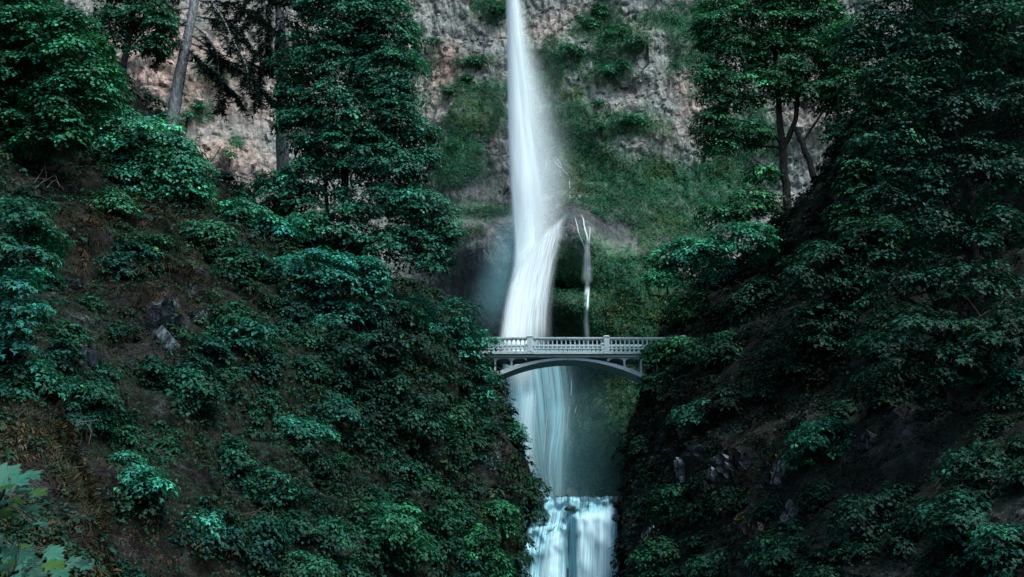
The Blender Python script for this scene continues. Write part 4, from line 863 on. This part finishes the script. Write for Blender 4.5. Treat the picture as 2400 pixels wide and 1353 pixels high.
filler(BV_R, 60, [(.004, .017, .011), (.006, .023, .014), (.003, .014, .009)], [(1850, 540, 'the foot of the forked tree'), (1590, 850, 'the right bridge end'), (1950, 1020, 'the wide layered maple shrub'), (1480, 1170, 'the right side of the cascade crest'), (1700, 1100, 'the pale rock on the right slope'), (2250, 500, 'the huge right maple'),
    (2350, 850, 'the teal shrub at the right edge'), (2280, 1190, 'the drooping lower right shrub'), (1640, 720, 'the olive bush over the bridge'), (1600, 1310, 'the dark shrubs right of the cascade foot'), (1900, 1290, 'the blackish shrub at the bottom right'), (2080, 800, 'the shaded drooping maple')], 'nearly black bush', 'bushes in the thicket on the right slope', 42, BROWN + ROCKM, (1500, 2460), lambda x, y: y > 560)  # near-black leaf colours stand in for deep shade on this side
CS = [(1385, 50, 24, 18, 'small green bush high on the cliff just right of the plume top'), (1440, 80, 34, 22, 'largest green bush high on the cliff right of the plume'), (1490, 100, 22, 20, 'round bush at the right end of the high cliff thicket'),
      (1400, 20, 26, 16, 'topmost bush on the cliff right of the plume'), (1425, 165, 28, 12, 'low bush under the high cliff thicket'), (1455, 150, 18, 12, 'pale round bush on the cliff above the columnar rock'),
      (1115, 142, 24, 9, 'small bush on the cliff beside the orange rock patch'), (1090, 180, 22, 9, 'low bush at the left end of the mossy cliff shelf'), (1048, 212, 10, 10, 'tiny round bush under the orange rock patch'),
      (1155, 14, 24, 16, 'bush at the top of the frame left of the plume'), (1405, 240, 16, 8, 'small dark bush under the columnar rock'), (1405, 292, 14, 12, 'dark round bush on the mossy slope right of the plume'),
      (1480, 280, 30, 10, 'flat bush on the mossy slope right of the plume'), (1060, 335, 18, 10, 'small bush on the cliff left of the plume at mid height'), (1340, 115, 24, 16, 'bush beside the spray, high on the cliff'),
      (440, 275, 18, 16, 'dark bush on the scree behind the leaning fir trunk'), (500, 178, 16, 10, 'pale bush on the pink cliff right of the leaning fir'), (465, 245, 10, 8, 'tiny bush on the pink cliff right of the leaning fir trunk'), (535, 360, 16, 14, 'dark bush on the lower pink cliff between the two fir trunks'), (1010, 90, 18, 10, 'grey-green bush on the rough cliff right of the tall dark maple')]
for i, (px, py, rx, ry, label) in enumerate(CS):
    p, nn_ = hit(BV_CLIFF, px, py)
    tree('shrub', 'shrub', label, [(px, py, rx, ry), (px + rx * .5, py + ry * .3, rx * .6, ry * .6)], p[1] - .7, base=(.024, .088, .052), seed=60 + i, br=.55, leaf=.26, per=22, dens=.6, nlimb=4, group='bushes rooted in the cliff', proto=KITE)
tree('forked_tree', 'tree', 'dark forked tree with two leaning trunks on the crest of the right slope',
     [(1800, 30, 90, 60), (1715, 110, 75, 50), (1850, 130, 95, 50), (1690, 205, 60, 50), (1790, 195, 85, 40), (1895, 205, 75, 45), (1670, 290, 45, 40), (1960, 130, 55, 55), (1730, 310, 70, 28), (1690, 40, 65, 65), (1880, 10, 90, 65), (1660, 180, 40, 50), (1920, 60, 70, 60), (1980, 210, 60, 60), (1680, 340, 40, 24), (1990, 330, 40, 40), (1760, 470, 70, 36), (1690, 500, 60, 26), (1960, 430, 40, 40), (1790, 400, 40, 24), (1840, -90, 120, 60), (1960, 290, 40, 30)],
     88, base=(.022, .082, .040), seed=100, nlimb=22, dens=.85, br=.9,
     trunks=[[(1850, 520, 89, .42), (1840, 420, 89, .38), (1832, 320, 89, .34), (1822, 210, 89, .25), (1812, 90, 89, .16), (1800, -20, 89, .08)], [(1834, 350, 89, .3), (1862, 290, 88.6, .24), (1874, 210, 88.4, .18), (1884, 90, 88, .1)],
             [(1928, 520, 88, .34), (1908, 410, 88, .3), (1882, 340, 88, .26), (1862, 300, 88.3, .2)], [(1828, 330, 88.8, .14), (1770, 290, 88, .1), (1700, 275, 87.5, .06)], [(1880, 335, 88, .12), (1930, 260, 88, .09), (1990, 200, 88, .05)]])
tree('maple_tree', 'tree', 'huge dark maple filling the upper right of the view',
     [(2070, 50, 85, 70), (2000, 110, 50, 45), (2170, 120, 110, 70), (2300, 60, 110, 80), (2080, 195, 65, 50), (2200, 250, 100, 70), (2330, 220, 90, 75), (2090, 330, 70, 55), (2220, 390, 100, 70), (2350, 380, 80, 80), (2090, 440, 60, 45), (2180, 510, 100, 50), (2320, 540, 100, 60), (2110, 620, 80, 45), (2250, 660, 110, 50), (2370, 700, 60, 60), (2180, -40, 150, 60)],
     48, base=(.009, .038, .028), seed=101, br=.75, leaf=.2, per=64, dens=.6, nlimb=24, trunks=[[(2300, 900, 50, .4), (2280, 600, 50, .34), (2250, 300, 50, .26), (2200, 60, 50, .16), (2170, -100, 50, .1)]])
tree('maple_tree', 'tree', 'dark leafy tree on the right slope crest, just right of the forked tree', [(2040, 430, 70, 55), (2000, 520, 70, 45), (2070, 310, 70, 65), (2030, 200, 60, 60), (2110, 190, 60, 70), (2000, 400, 36, 50), (1990, 80, 50, 50), (2090, 540, 80, 50)], 68, base=(.012, .048, .026), seed=104, dens=.7)
tree('maple_tree', 'tree', 'dark maple with drooping boughs on the right slope above the dim teal shrubs', [(2160, 760, 90, 50), (2280, 800, 80, 60), (2080, 800, 70, 40), (2200, 850, 100, 46), (2340, 760, 60, 50)], 46, base=(.006, .026, .018), seed=105, leaf=.22, br=.7, dens=.6)  # leaf colour lowered almost to black in place of shadow
tree('maple_tree', 'tree', 'shaded maple in the middle of the left slope under the layered maple', [(820, 820, 100, 45), (720, 860, 90, 40), (900, 800, 60, 40), (780, 900, 80, 36), (640, 840, 60, 36), (900, 740, 80, 40, 5), (960, 800, 80, 40, 6), (860, 900, 90, 44, 2), (700, 930, 90, 40, -2), (860, 980, 100, 46, 0), (980, 1010, 80, 40, 5), (780, 1030, 90, 36, -1), (920, 1080, 80, 34, 2)], 68, base=(.0045, .020, .015), seed=106, dens=.7)  # near-black leaves and extra lobes put the gully's deep shadow into the crown
tree('maple_tree', 'tree', 'shaded maple on the left cliff edge just under the bridge end', [(1080, 980, 70, 40), (1020, 940, 70, 40), (1130, 1010, 40, 30), (960, 940, 60, 40), (1060, 1040, 60, 30)], 79, base=(.007, .032, .022), seed=107, dens=.7)  # dark leaf colour continues the painted shadow of the gully
tree('maple_tree', 'tree', 'black-green understory tree between the forked tree and the huge maple', [(1960, 600, 80, 45), (2040, 560, 60, 50), (1900, 640, 80, 45), (2030, 700, 90, 60), (1930, 760, 90, 50)], 66, base=(.006, .028, .018), seed=102)  # shadow of the right side is put into this leaf colour too

# ------------------------------------------------------------------ firs
def fir(label, trunk, branches, seed, bark=M_BARK_GREY, base=(.010, .030, .022), twl=1.3, step=.30):
    rng = np.random.default_rng(seed); b0_ = at(*trunk[0][:3]); root = empty('fir_tree', b0_); tag(root, label, 'tree')
    P = np.array([at(*q[:3]) for q in trunk]); r = np.array([q[3] for q in trunk]); t = np.linspace(0, 1, len(P)); t2 = np.linspace(0, 1, 40)
    P2 = np.stack([np.interp(t2, t, P[:, i]) for i in range(3)], -1); P2[:, 0] += .05 * np.sin(t2 * 14); A = Acc(); A.tube(P2, np.interp(t2, t, r) * (1 + .05 * rng.normal(size=40)), 14); A.build('trunk', bark, root, True, b0_)
    for q in branches:
        B = np.array([at(*x) for x in q]); tt = np.linspace(0, 1, len(B)); L = np.linalg.norm(np.diff(B, axis=0), axis=1).sum(); kk = max(8, int(L / .5)); t3 = np.linspace(0, 1, kk)
        C = np.stack([np.interp(t3, tt, B[:, i]) for i in range(3)], -1); C += rng.normal(size=C.shape) * .05; A = Acc(); A.tube(C, np.linspace(.10, .02, kk), 6)
        s = np.linspace(.18, 1, int(L / step)); pts = np.stack([np.interp(s, t3, C[:, i]) for i in range(3)], -1); tan = unit(C[-1] - C[0])
        pos, ax, nr = [], [], []
        for j, pt in enumerate(pts):
            for sd_ in (-1, 1):
                ln = twl * (1.1 - .6 * s[j]) * (.6 + .7 * rng.random()); side = unit(np.cross(tan, [0, 0, 1.0])) * sd_
                d = unit(side * .9 + tan * .6 + rng.normal(size=3) * .25 - np.array([0, 0, .35])); e = pt + d * ln - np.array([0, 0, .25 * ln])
                A.tube([pt, (pt + e) / 2 + [0, 0, .05], e], [.018, .012, .006], 4)
                for z in np.linspace(.15, 1, 9):
                    c = pt + (e - pt) * z
                    for s2 in (-1, 1):
                        pos.append(c); ax.append(unit(d + s2 * np.cross(d, [0, 0, 1.0]) * 1.1 - np.array([0, 0, .3]) + rng.normal(size=3) * .25)); nr.append(np.array([0, -.3, 1.0]) + rng.normal(size=3) * .4)
        br = A.build('branch', bark, root, True, b0_)
        sz = .42 * np.exp(rng.normal(0, .25, len(pos))); v, f, kq = frames(np.array(pos), np.array(ax), np.array(nr), sz, NEED); c = np.repeat(tints(len(pos), base, .3, .02, rng), kq, 0)
        mesh_np('needles', v - b0_, [f], M_NEEDLE, br, col=c)
    return root
NEED = (np.array([(0, 0, 0), (.35, .17, .02), (1, 0, -.12), (.35, -.17, .02)]), KITE[1])
fir('leaning grey-barked fir with dark drooping branches in front of the pink cliff', [(398, 310, 80, .58), (412, 230, 80, .52), (436, 110, 80, .44), (455, 0, 80, .40), (466, -120, 80, .34), (474, -240, 80, .26)],
    [[(470, -60, 80), (560, -50, 79), (660, 10, 78)], [(462, 0, 80), (560, 10, 79), (640, 70, 78)], [(458, 40, 80), (540, 50, 79), (600, 130, 78)], [(452, 80, 80), (520, 140, 80), (600, 190, 80), (640, 240, 80)], [(456, 60, 80), (505, 110, 79), (520, 200, 79), (515, 260, 79)],
     [(470, -30, 80), (520, 40, 78), (580, 160, 77), (600, 230, 77)], [(446, 60, 80), (390, 60, 79), (345, 120, 78)], [(442, 90, 80), (400, 105, 79), (365, 150, 78)], [(452, 20, 80), (380, 20, 79), (320, 60, 78)], [(460, -30, 80), (400, -20, 79), (350, 20, 78)],
     [(440, 110, 80), (470, 140, 79), (485, 170, 79)], [(474, -100, 80), (600, -60, 78), (700, 20, 77)], [(450, 100, 80), (540, 150, 80.5), (640, 155, 81)], [(444, 120, 80), (520, 190, 80), (570, 250, 80)]], 7)
fir('second grey fir trunk mostly hidden behind the tall dark maple', [(668, 560, 84, .62), (664, 400, 84, .56), (660, 200, 84, .5), (656, 0, 84, .42), (652, -160, 84, .34)],
    [[(656, -60, 84), (600, -30, 83), (540, 60, 82)], [(657, 0, 84), (590, 30, 83), (540, 120, 82)], [(658, 60, 84), (610, 110, 83), (570, 200, 83)], [(656, -20, 84), (720, 10, 83), (780, 60, 83)], [(654, -90, 84), (740, -60, 83), (860, 0, 82), (920, 30, 82)], [(658, 40, 84), (640, 100, 82), (650, 180, 81)], [(658, 90, 84), (620, 150, 83), (600, 250, 83)], [(658, 20, 84), (690, 60, 82), (700, 140, 82)], [(654, -60, 84), (620, 20, 82), (620, 120, 81)]], 8, base=(.008, .026, .020))

# ------------------------------------------------------------------ ferns
def fern_mesh(seed, nf=13, L=.9):
    rng = np.random.default_rng(seed); pos, ax, nr, sz = [], [], [], []
    for i in range(nf):
        a = 2 * math.pi * i / nf + rng.normal() * .2; d = np.array([math.cos(a), math.sin(a), 0]); ln = L * (.7 + .5 * rng.random())
        for j in range(14):
            t = (j + 1) / 14; p = d * ln * t * .85 + np.array([0, 0, 1]) * ln * (.75 * t - .95 * t * t); tan = unit(d * .85 + np.array([0, 0, .75 - 1.9 * t])); sd_ = np.cross(tan, [0, 0, 1.0])
            for s in (-1, 1):
                pos.append(p); ax.append(unit(sd_ * s + tan * .35 - np.array([0, 0, .15]))); nr.append(np.cross(tan, sd_) * -1 if np.cross(tan, sd_)[2] < 0 else np.cross(tan, sd_)); sz.append(.30 * ln * math.sin(math.pi * min(1, .15 + .85 * t)) ** .8 + .02)
    pr = (np.array([(0, -.10, 0), (0, .10, 0), (1, 0, -.05)]), np.array([(0, 2, 1)])); v, f, k = frames(np.array(pos), np.array(ax), np.array(nr), np.array(sz), pr)
    return v, f, k, len(pos)
FV = [fern_mesh(i) for i in range(3)]
FERNS = [('L', 1235, 1160, 'sword fern hanging over the crest of the lower cascade', 1, 0), ('L', 1205, 1120, 'sword fern on the left cliff just above the cascade crest', 1, 0), ('L', 590, 640, 'large sword fern right of the mossy outcrop', 1, 0), ('L', 560, 600, 'sword fern behind the large one near the mossy outcrop', .8, 0),
         ('L', 410, 780, 'curled yellowing fern under the pale rock of the outcrop', .8, 1), ('L', 300, 755, 'fern at the left of the pale rock', .7, 0), ('L', 620, 1190, 'fern by the arching bare canes', .8, 0), ('L', 470, 770, 'fern right of the pale outcrop rock', .8, 0), ('L', 690, 940, 'brownish fern in the centre of the left slope', .8, 1), ('L', 540, 905, 'brown fern clump under the dark bush', .8, 1),
         ('R', 1480, 1180, 'fern hanging on the right bank at the cascade crest', .9, 0), ('R', 1500, 1210, 'second fern lower on the right bank of the cascade', .8, 0), ('R', 1690, 950, 'yellowish fern on the right cliff', .8, 1), ('R', 1740, 1210, 'brown fern on the mossy rock of the right slope', .8, 1), ('R', 1830, 960, 'dark fern left of the wide layered maple shrub', .9, 0), ('R', 1600, 1080, 'fern on the right wall of the gorge', .8, 0), ('R', 1700, 1160, 'fern beside the pale rock on the right slope', .8, 0)]
for i, (s, px, py, label, sc, br) in enumerate(FERNS):
    p, nn_ = hit(BV_L if s == 'L' else BV_R, px, py)
    if p is None: continue
    v, f, k, cnt = FV[i % 3]; rng = np.random.default_rng(300 + i); sc *= 1.25 if p[1] > 60 else 1.0
    zz = unit(nn_ * .9 + [0, 0, .8]); x = unit(np.cross(zz, [.3, .1, 1])); y = np.cross(zz, x); M = np.stack([x, y, zz], 1)
    c = np.repeat(tints(cnt, (.10, .085, .035) if br else (.022, .075, .035), .25, .05, rng), k, 0)
    o = mesh_np('fern', (v * sc) @ M.T, [f], M_MATTE, col=c); o.location = p + nn_ * .55; tag(o, label, 'fern', 'sword ferns on the slopes')

def boulder(px, py, Y, r, label, seed, mat=None):
    th = np.linspace(0, math.pi, 9); ph = np.linspace(0, 2 * math.pi, 15)[:-1]; P = np.array([(math.sin(a) * math.cos(b), math.sin(a) * math.sin(b), math.cos(a)) for a in th for b in ph])
    P = P * (1 + .5 * fbm(P + seed * 3.1, .9, 3, seed))[:, None] * [1.25, 1, .8]; q = [(i * 14 + j, i * 14 + (j + 1) % 14, (i + 1) * 14 + (j + 1) % 14, (i + 1) * 14 + j) for i in range(8) for j in range(14)]
    o = mesh_np('boulder', P * r, [q], M_ROCK, attrs=dict(moss=np.zeros(126), wet=np.ones(126), warm=np.zeros(126), crack=np.zeros(126))); o.location = at(px, py, Y); tag(o, label, 'boulder')
def slab(px, py, w, h, label, seed, bv, tone=(.30, .34, .38)):
    p, nn_ = hit(bv, px, py); rng = np.random.default_rng(seed); sc = (p[1] * CP + p[2] * SP) / F; W_, H_ = w * sc, h * sc; root = empty('rock', p + nn_ * .1); tag(root, label, 'rock')
    x = unit(np.cross(nn_, [0, 0, 1.0])); y = np.cross(x, nn_) * -1; y = y if y[2] > 0 else -y
    for k in range(8):
        a = rng.random(7) * .5 + np.arange(7); th = a / 7 * 2 * math.pi; c = (rng.random(2) - .5) * [W_ * 1.1, H_ * 1.1]; r = rng.random(7) * .35 + .65
        o_ = np.stack([c[0] + np.cos(th) * r * W_ * .27, c[1] + np.sin(th) * r * H_ * .26], 1); A = Acc(); dp = .15 + .3 * rng.random(); tl = rng.normal(size=2) * .15
        top = np.array([q[0] * x + q[1] * y + nn_ * (dp * .5 + tl @ (q - c)) for q in o_]); bot = np.array([q[0] * 1.15 * x + q[1] * 1.15 * y - nn_ * .5 for q in o_])
        A.add(np.concatenate([top, bot]), [[tuple(range(7))], [(i, i + 7, (i + 1) % 7 + 7, (i + 1) % 7) for i in range(7)]], np.array(tone) * (.5 + .9 * rng.random())); A.build('facet', M_STONE, root)
M_STONE = bark_mat('pale_stone', (.3, .3, .3), (1.0, 1.0, 1.0), 3)
_n = M_STONE.node_tree; _a = _n.nodes.new('ShaderNodeAttribute'); _a.attribute_name = 'tint'; _b = [q for q in _n.nodes if q.type == 'BSDF_PRINCIPLED'][0]; _src = _b.inputs['Base Color'].links[0].from_socket
_n.links.new(mixc(_n.nodes, _n.links, 1.0, _src, _a.outputs['Color'], 'MULTIPLY'), _b.inputs['Base Color'])
for q_ in [('R', 1715, 1095, 60, 50, 'pale blue-grey rock face in the middle of the right cliff wall'), ('R', 1600, 1105, 30, 40, 'small pale rock left of the pale face on the right cliff wall'), ('R', 1828, 1120, 26, 60, 'narrow leaning pale rock right of the pale face on the right cliff wall'), ('R', 1860, 1205, 22, 60, 'narrow grey rock low on the right cliff wall'),
           ('R', 1772, 1255, 34, 56, 'reddish-grey squared rock at the foot of the right cliff wall'), ('R', 1665, 1130, 24, 40, 'small broken pale rock below the pale face on the right cliff wall'), ('R', 2040, 1035, 30, 40, 'dim bluish rock showing behind the wide layered maple shrub'), ('R', 1525, 1265, 30, 40, 'bluish wet rock on the right bank of the lower cascade'),
           ('L', 388, 745, 50, 60, 'pale blue-grey rock at the centre of the mossy outcrop'), ('L', 390, 800, 26, 50, 'lower pale rock under the centre rock of the mossy outcrop'), ('L', 190, 845, 60, 80, 'dark bluish rock left of the mossy outcrop'), ('L', 165, 670, 60, 22, 'flat grey rock on the dry ledge at left'), ('L', 462, 745, 26, 24, 'small pale rock right of the mossy outcrop centre'),
           ('L', 1150, 1085, 26, 40, 'pale rock on the left cliff above the cascade crest'), ('L', 1130, 1040, 44, 60, 'brownish bare rock on the left cliff under the bridge')]:
    slab(*q_[1:], int(q_[1]), BV_L if q_[0] == 'L' else BV_R, tone=(.20, .17, .16) if 'reddish' in q_[5] or 'brownish' in q_[5] else (.12, .15, .19) if 'dark' in q_[5] or 'dim' in q_[5] else (.26, .31, .35))
def cushion(bv, px, py, r, label, seed):
    p, nn_ = hit(bv, px, py); rng = np.random.default_rng(seed); u = unit(rng.normal(size=(420, 3))); u[(u @ nn_) < 0] *= -1; rr = r * (1 + .25 * np.sin(u[:, 0] * 6 + seed) * np.cos(u[:, 2] * 5))
    v, f, k = frames(u * rr[:, None] * [1.2, 1, .8], unit(rng.normal(size=(420, 3)) - np.array([0, 0, .8])), u, np.full(420, r * .38), KITE); o = mesh_np('moss_cushion', v, [f], M_MATTE, col=np.repeat(tints(420, (.11, .11, .028), .3, 0, rng), k, 0)); o.location = p; tag(o, label, 'moss', 'moss cushions on the rocks')
for i_, q_ in enumerate([('R', 1712, 1045, .45, 'yellow-green moss cushion above the pale rock face on the right'), ('R', 1750, 1160, .35, 'moss cushion hanging over the narrow grey crack on the right wall'), ('R', 1735, 1210, .35, 'small orange-green moss cushion on the right wall'), ('R', 1765, 1235, .45, 'moss cushion capping the reddish-grey squared rock'), ('R', 1810, 1080, .4, 'moss cushion above the narrow leaning pale rock'),
                         ('R', 1835, 950, .5, 'moss cushion high on the right wall left of the wide layered maple shrub'), ('L', 440, 605, .7, 'golden moss cushion on the brow of the mossy outcrop'), ('L', 340, 665, .7, 'golden moss cushion in the middle of the outcrop'), ('L', 175, 520, .5, 'golden moss cushion on the dry ledge at the left'), ('L', 400, 625, .5, 'flat moss cushion beside the golden brow of the outcrop')]):
    cushion(BV_L if q_[0] == 'L' else BV_R, *q_[1:], i_ + 5)
boulder(1337, 1192, 82.9, .34, 'dark wet boulder splitting the water near the middle of the cascade crest', 1)
boulder(1450, 1176, 83.0, .5, 'dark wet boulder at the right end of the cascade crest', 2)
boulder(1258, 1176, 83.2, .5, 'dark wet boulder at the left end of the cascade crest', 3)
boulder(1446, 1215, 82.0, .4, 'black boulder against the right edge of the falling lower cascade', 4)
# ------------------------------------------------------------------ bare canes, fallen branch
def canes(label, paths, Y, cat='dead branches', r=.02):
    b = at(*paths[0][0], Y); root = empty('bare_branches', b); tag(root, label, cat)
    for p in paths:
        a = np.array(p, float); t = np.linspace(0, 1, len(a)); t2 = np.linspace(0, 1, 16); q = np.stack([np.interp(t2, t, a[:, 0]), np.interp(t2, t, a[:, 1])], -1); w = np.ones(3) / 3
        q[1:-1] = (q[:-2] + q[1:-1] + q[2:]) / 3; P = at_arr(q[:, 0], q[:, 1], Y + np.sin(t2 * 3) * .4); A = Acc(); A.tube(P, np.linspace(r, r * .4, 16), 5); A.build('stem', M_TWIG, root, True, b)
def yl(bv, px, py, d): p, _ = hit(bv, px, py); return p[1] - d
canes('arching bare canes on the lower left slope beside the near bank', [[(140, 1000), (155, 990), (170, 1020), (160, 1060)], [(150, 1060), (190, 1040), (190, 1010)], [(178, 1000), (200, 990), (215, 1010), (208, 1040)], [(180, 990), (230, 985), (240, 970)], [(170, 1075), (185, 1055), (193, 1025)]], yl(BV_L, 200, 1030, 1.6))
canes('long pale arching stems on the lower middle of the left slope', [[(540, 1200), (580, 1205), (610, 1195), (630, 1175)], [(545, 1207), (590, 1208), (625, 1185)], [(570, 1235), (600, 1200), (632, 1180)], [(632, 1230), (640, 1200), (636, 1180)]], yl(BV_L, 590, 1200, 1.5))
canes('tangle of bare twigs above the dry brown ledge on the left', [[(80, 430), (100, 400), (108, 380)], [(85, 440), (110, 415), (104, 385)], [(95, 430), (130, 410), (140, 440)], [(70, 420), (100, 418), (125, 425)], [(110, 440), (128, 420), (150, 445)]], yl(BV_L, 100, 430, 1.2))
canes('thin pale fallen branch left of centre on the slope', [[(208, 915), (235, 930), (285, 933)], [(230, 926), (225, 915)]], yl(BV_L, 240, 930, 1.5), 'branch')
canes('bare sapling in front of the pink cliff between the fir trunks', [[(488, 440), (490, 380), (480, 360), (478, 340)], [(490, 385), (505, 365), (520, 340)], [(482, 365), (470, 352)]], 82, 'sapling', .06)
canes('fallen stick lying across the left lobe of the lower cascade', [[(1282, 1246), (1296, 1241), (1306, 1230)]], yl(BV_C, 1296, 1240, .9), 'stick', .04)

# ------------------------------------------------------------------ foreground maple sapling, lower left
def foreground(label, stem, leaves, Y, seed):
    rng = np.random.default_rng(seed); b = at(stem[0][0], stem[0][1], Y); root = empty('maple_sapling', b); tag(root, label, 'sapling')
    A = Acc(); P = np.array([at(x, y, Y) for x, y in stem]); A.tube(P, np.linspace(.012, .005, len(P)), 8); A.build('stem', M_BARK_DARK, root, True, b)
    leaves = leaves + [(x + rng.normal() * 22, y + rng.normal() * 14, w_ * .8, a + rng.normal() * .8, tl, 2) for (x, y, w_, a, tl, tn) in leaves[::2]]
    for (px, py, w, ang, tilt, tone) in leaves:
        dy = rng.normal() * .35; c = at(px, py, Y + dy); s = .68 * w * (c[1] * CP + c[2] * SP) / F
        d = np.array([math.cos(ang), -.35, math.sin(ang) * .6 - .1]); nr = np.array([0, -tilt, 1.0]) + rng.normal(size=3) * .18
        start = c - unit(d) * s * .45; v, f, k = frames(start[None], d[None], nr[None], np.array([s]), MAPLE); col = np.array([(.026, .120, .084), (.030, .080, .018), (.014, .060, .042)][tone]) * (.85 + .4 * rng.random())
        lf = mesh_np('leaf', v - b, [f], M_LEAF, root, col=np.broadcast_to(col, (len(v), 3)))
        j = np.argmin(np.linalg.norm(P - start, axis=1)); A = Acc(); st = P[j]; mid = (st + start) / 2 + [0, 0, .03]; A.tube([st, mid, start], [.004, .003, .003], 5); A.build('leaf_stalk', M_TWIG, lf, True, b)
foreground('young maple at the left edge with large pale leaves over the near bank', [(-30, 1400), (-20, 1250), (0, 1180), (20, 1120)],
    [(20, 1105, 100, .1, .9, 0), (75, 1118, 80, -.3, .7, 0), (5, 1135, 80, 2.6, .8, 1), (45, 1132, 95, -.1, .9, 0), (95, 1155, 60, -.2, .5, 1), (60, 1150, 70, .2, .6, 0), (0, 1180, 60, 2.8, .7, 2), (38, 1182, 56, -1.2, 1.4, 1), (80, 1200, 60, -.6, .8, 2), (15, 1200, 60, -.4, .9, 1), (92, 1232, 46, -.4, .4, 0), (62, 1228, 40, 2.9, .4, 2), (-20, 1160, 90, .2, .8, 0), (-25, 1215, 70, .2, .8, 2)], 8.2, 1)
foreground('young maple in the bottom left corner with large pale leaves on a dark stem', [(38, 1500), (38, 1400), (37, 1340), (38, 1290)],
    [(20, 1290, 80, 2.4, .9, 0), (60, 1300, 80, .1, .9, 0), (125, 1285, 60, .3, 1.0, 0), (130, 1298, 70, -.2, 1.0, 0), (10, 1320, 80, 2.8, .8, 1), (75, 1328, 90, -.2, .9, 0), (130, 1325, 80, -.1, .8, 1), (175, 1318, 60, -.2, .8, 0), (205, 1330, 50, -.4, .7, 0), (20, 1345, 90, 2.7, .8, 0), (90, 1345, 80, -.4, .9, 0), (60, 1272, 36, .8, .5, 1), (-10, 1265, 60, .1, .8, 2), (145, 1345, 70, -.5, .8, 0)], 8.0, 2)
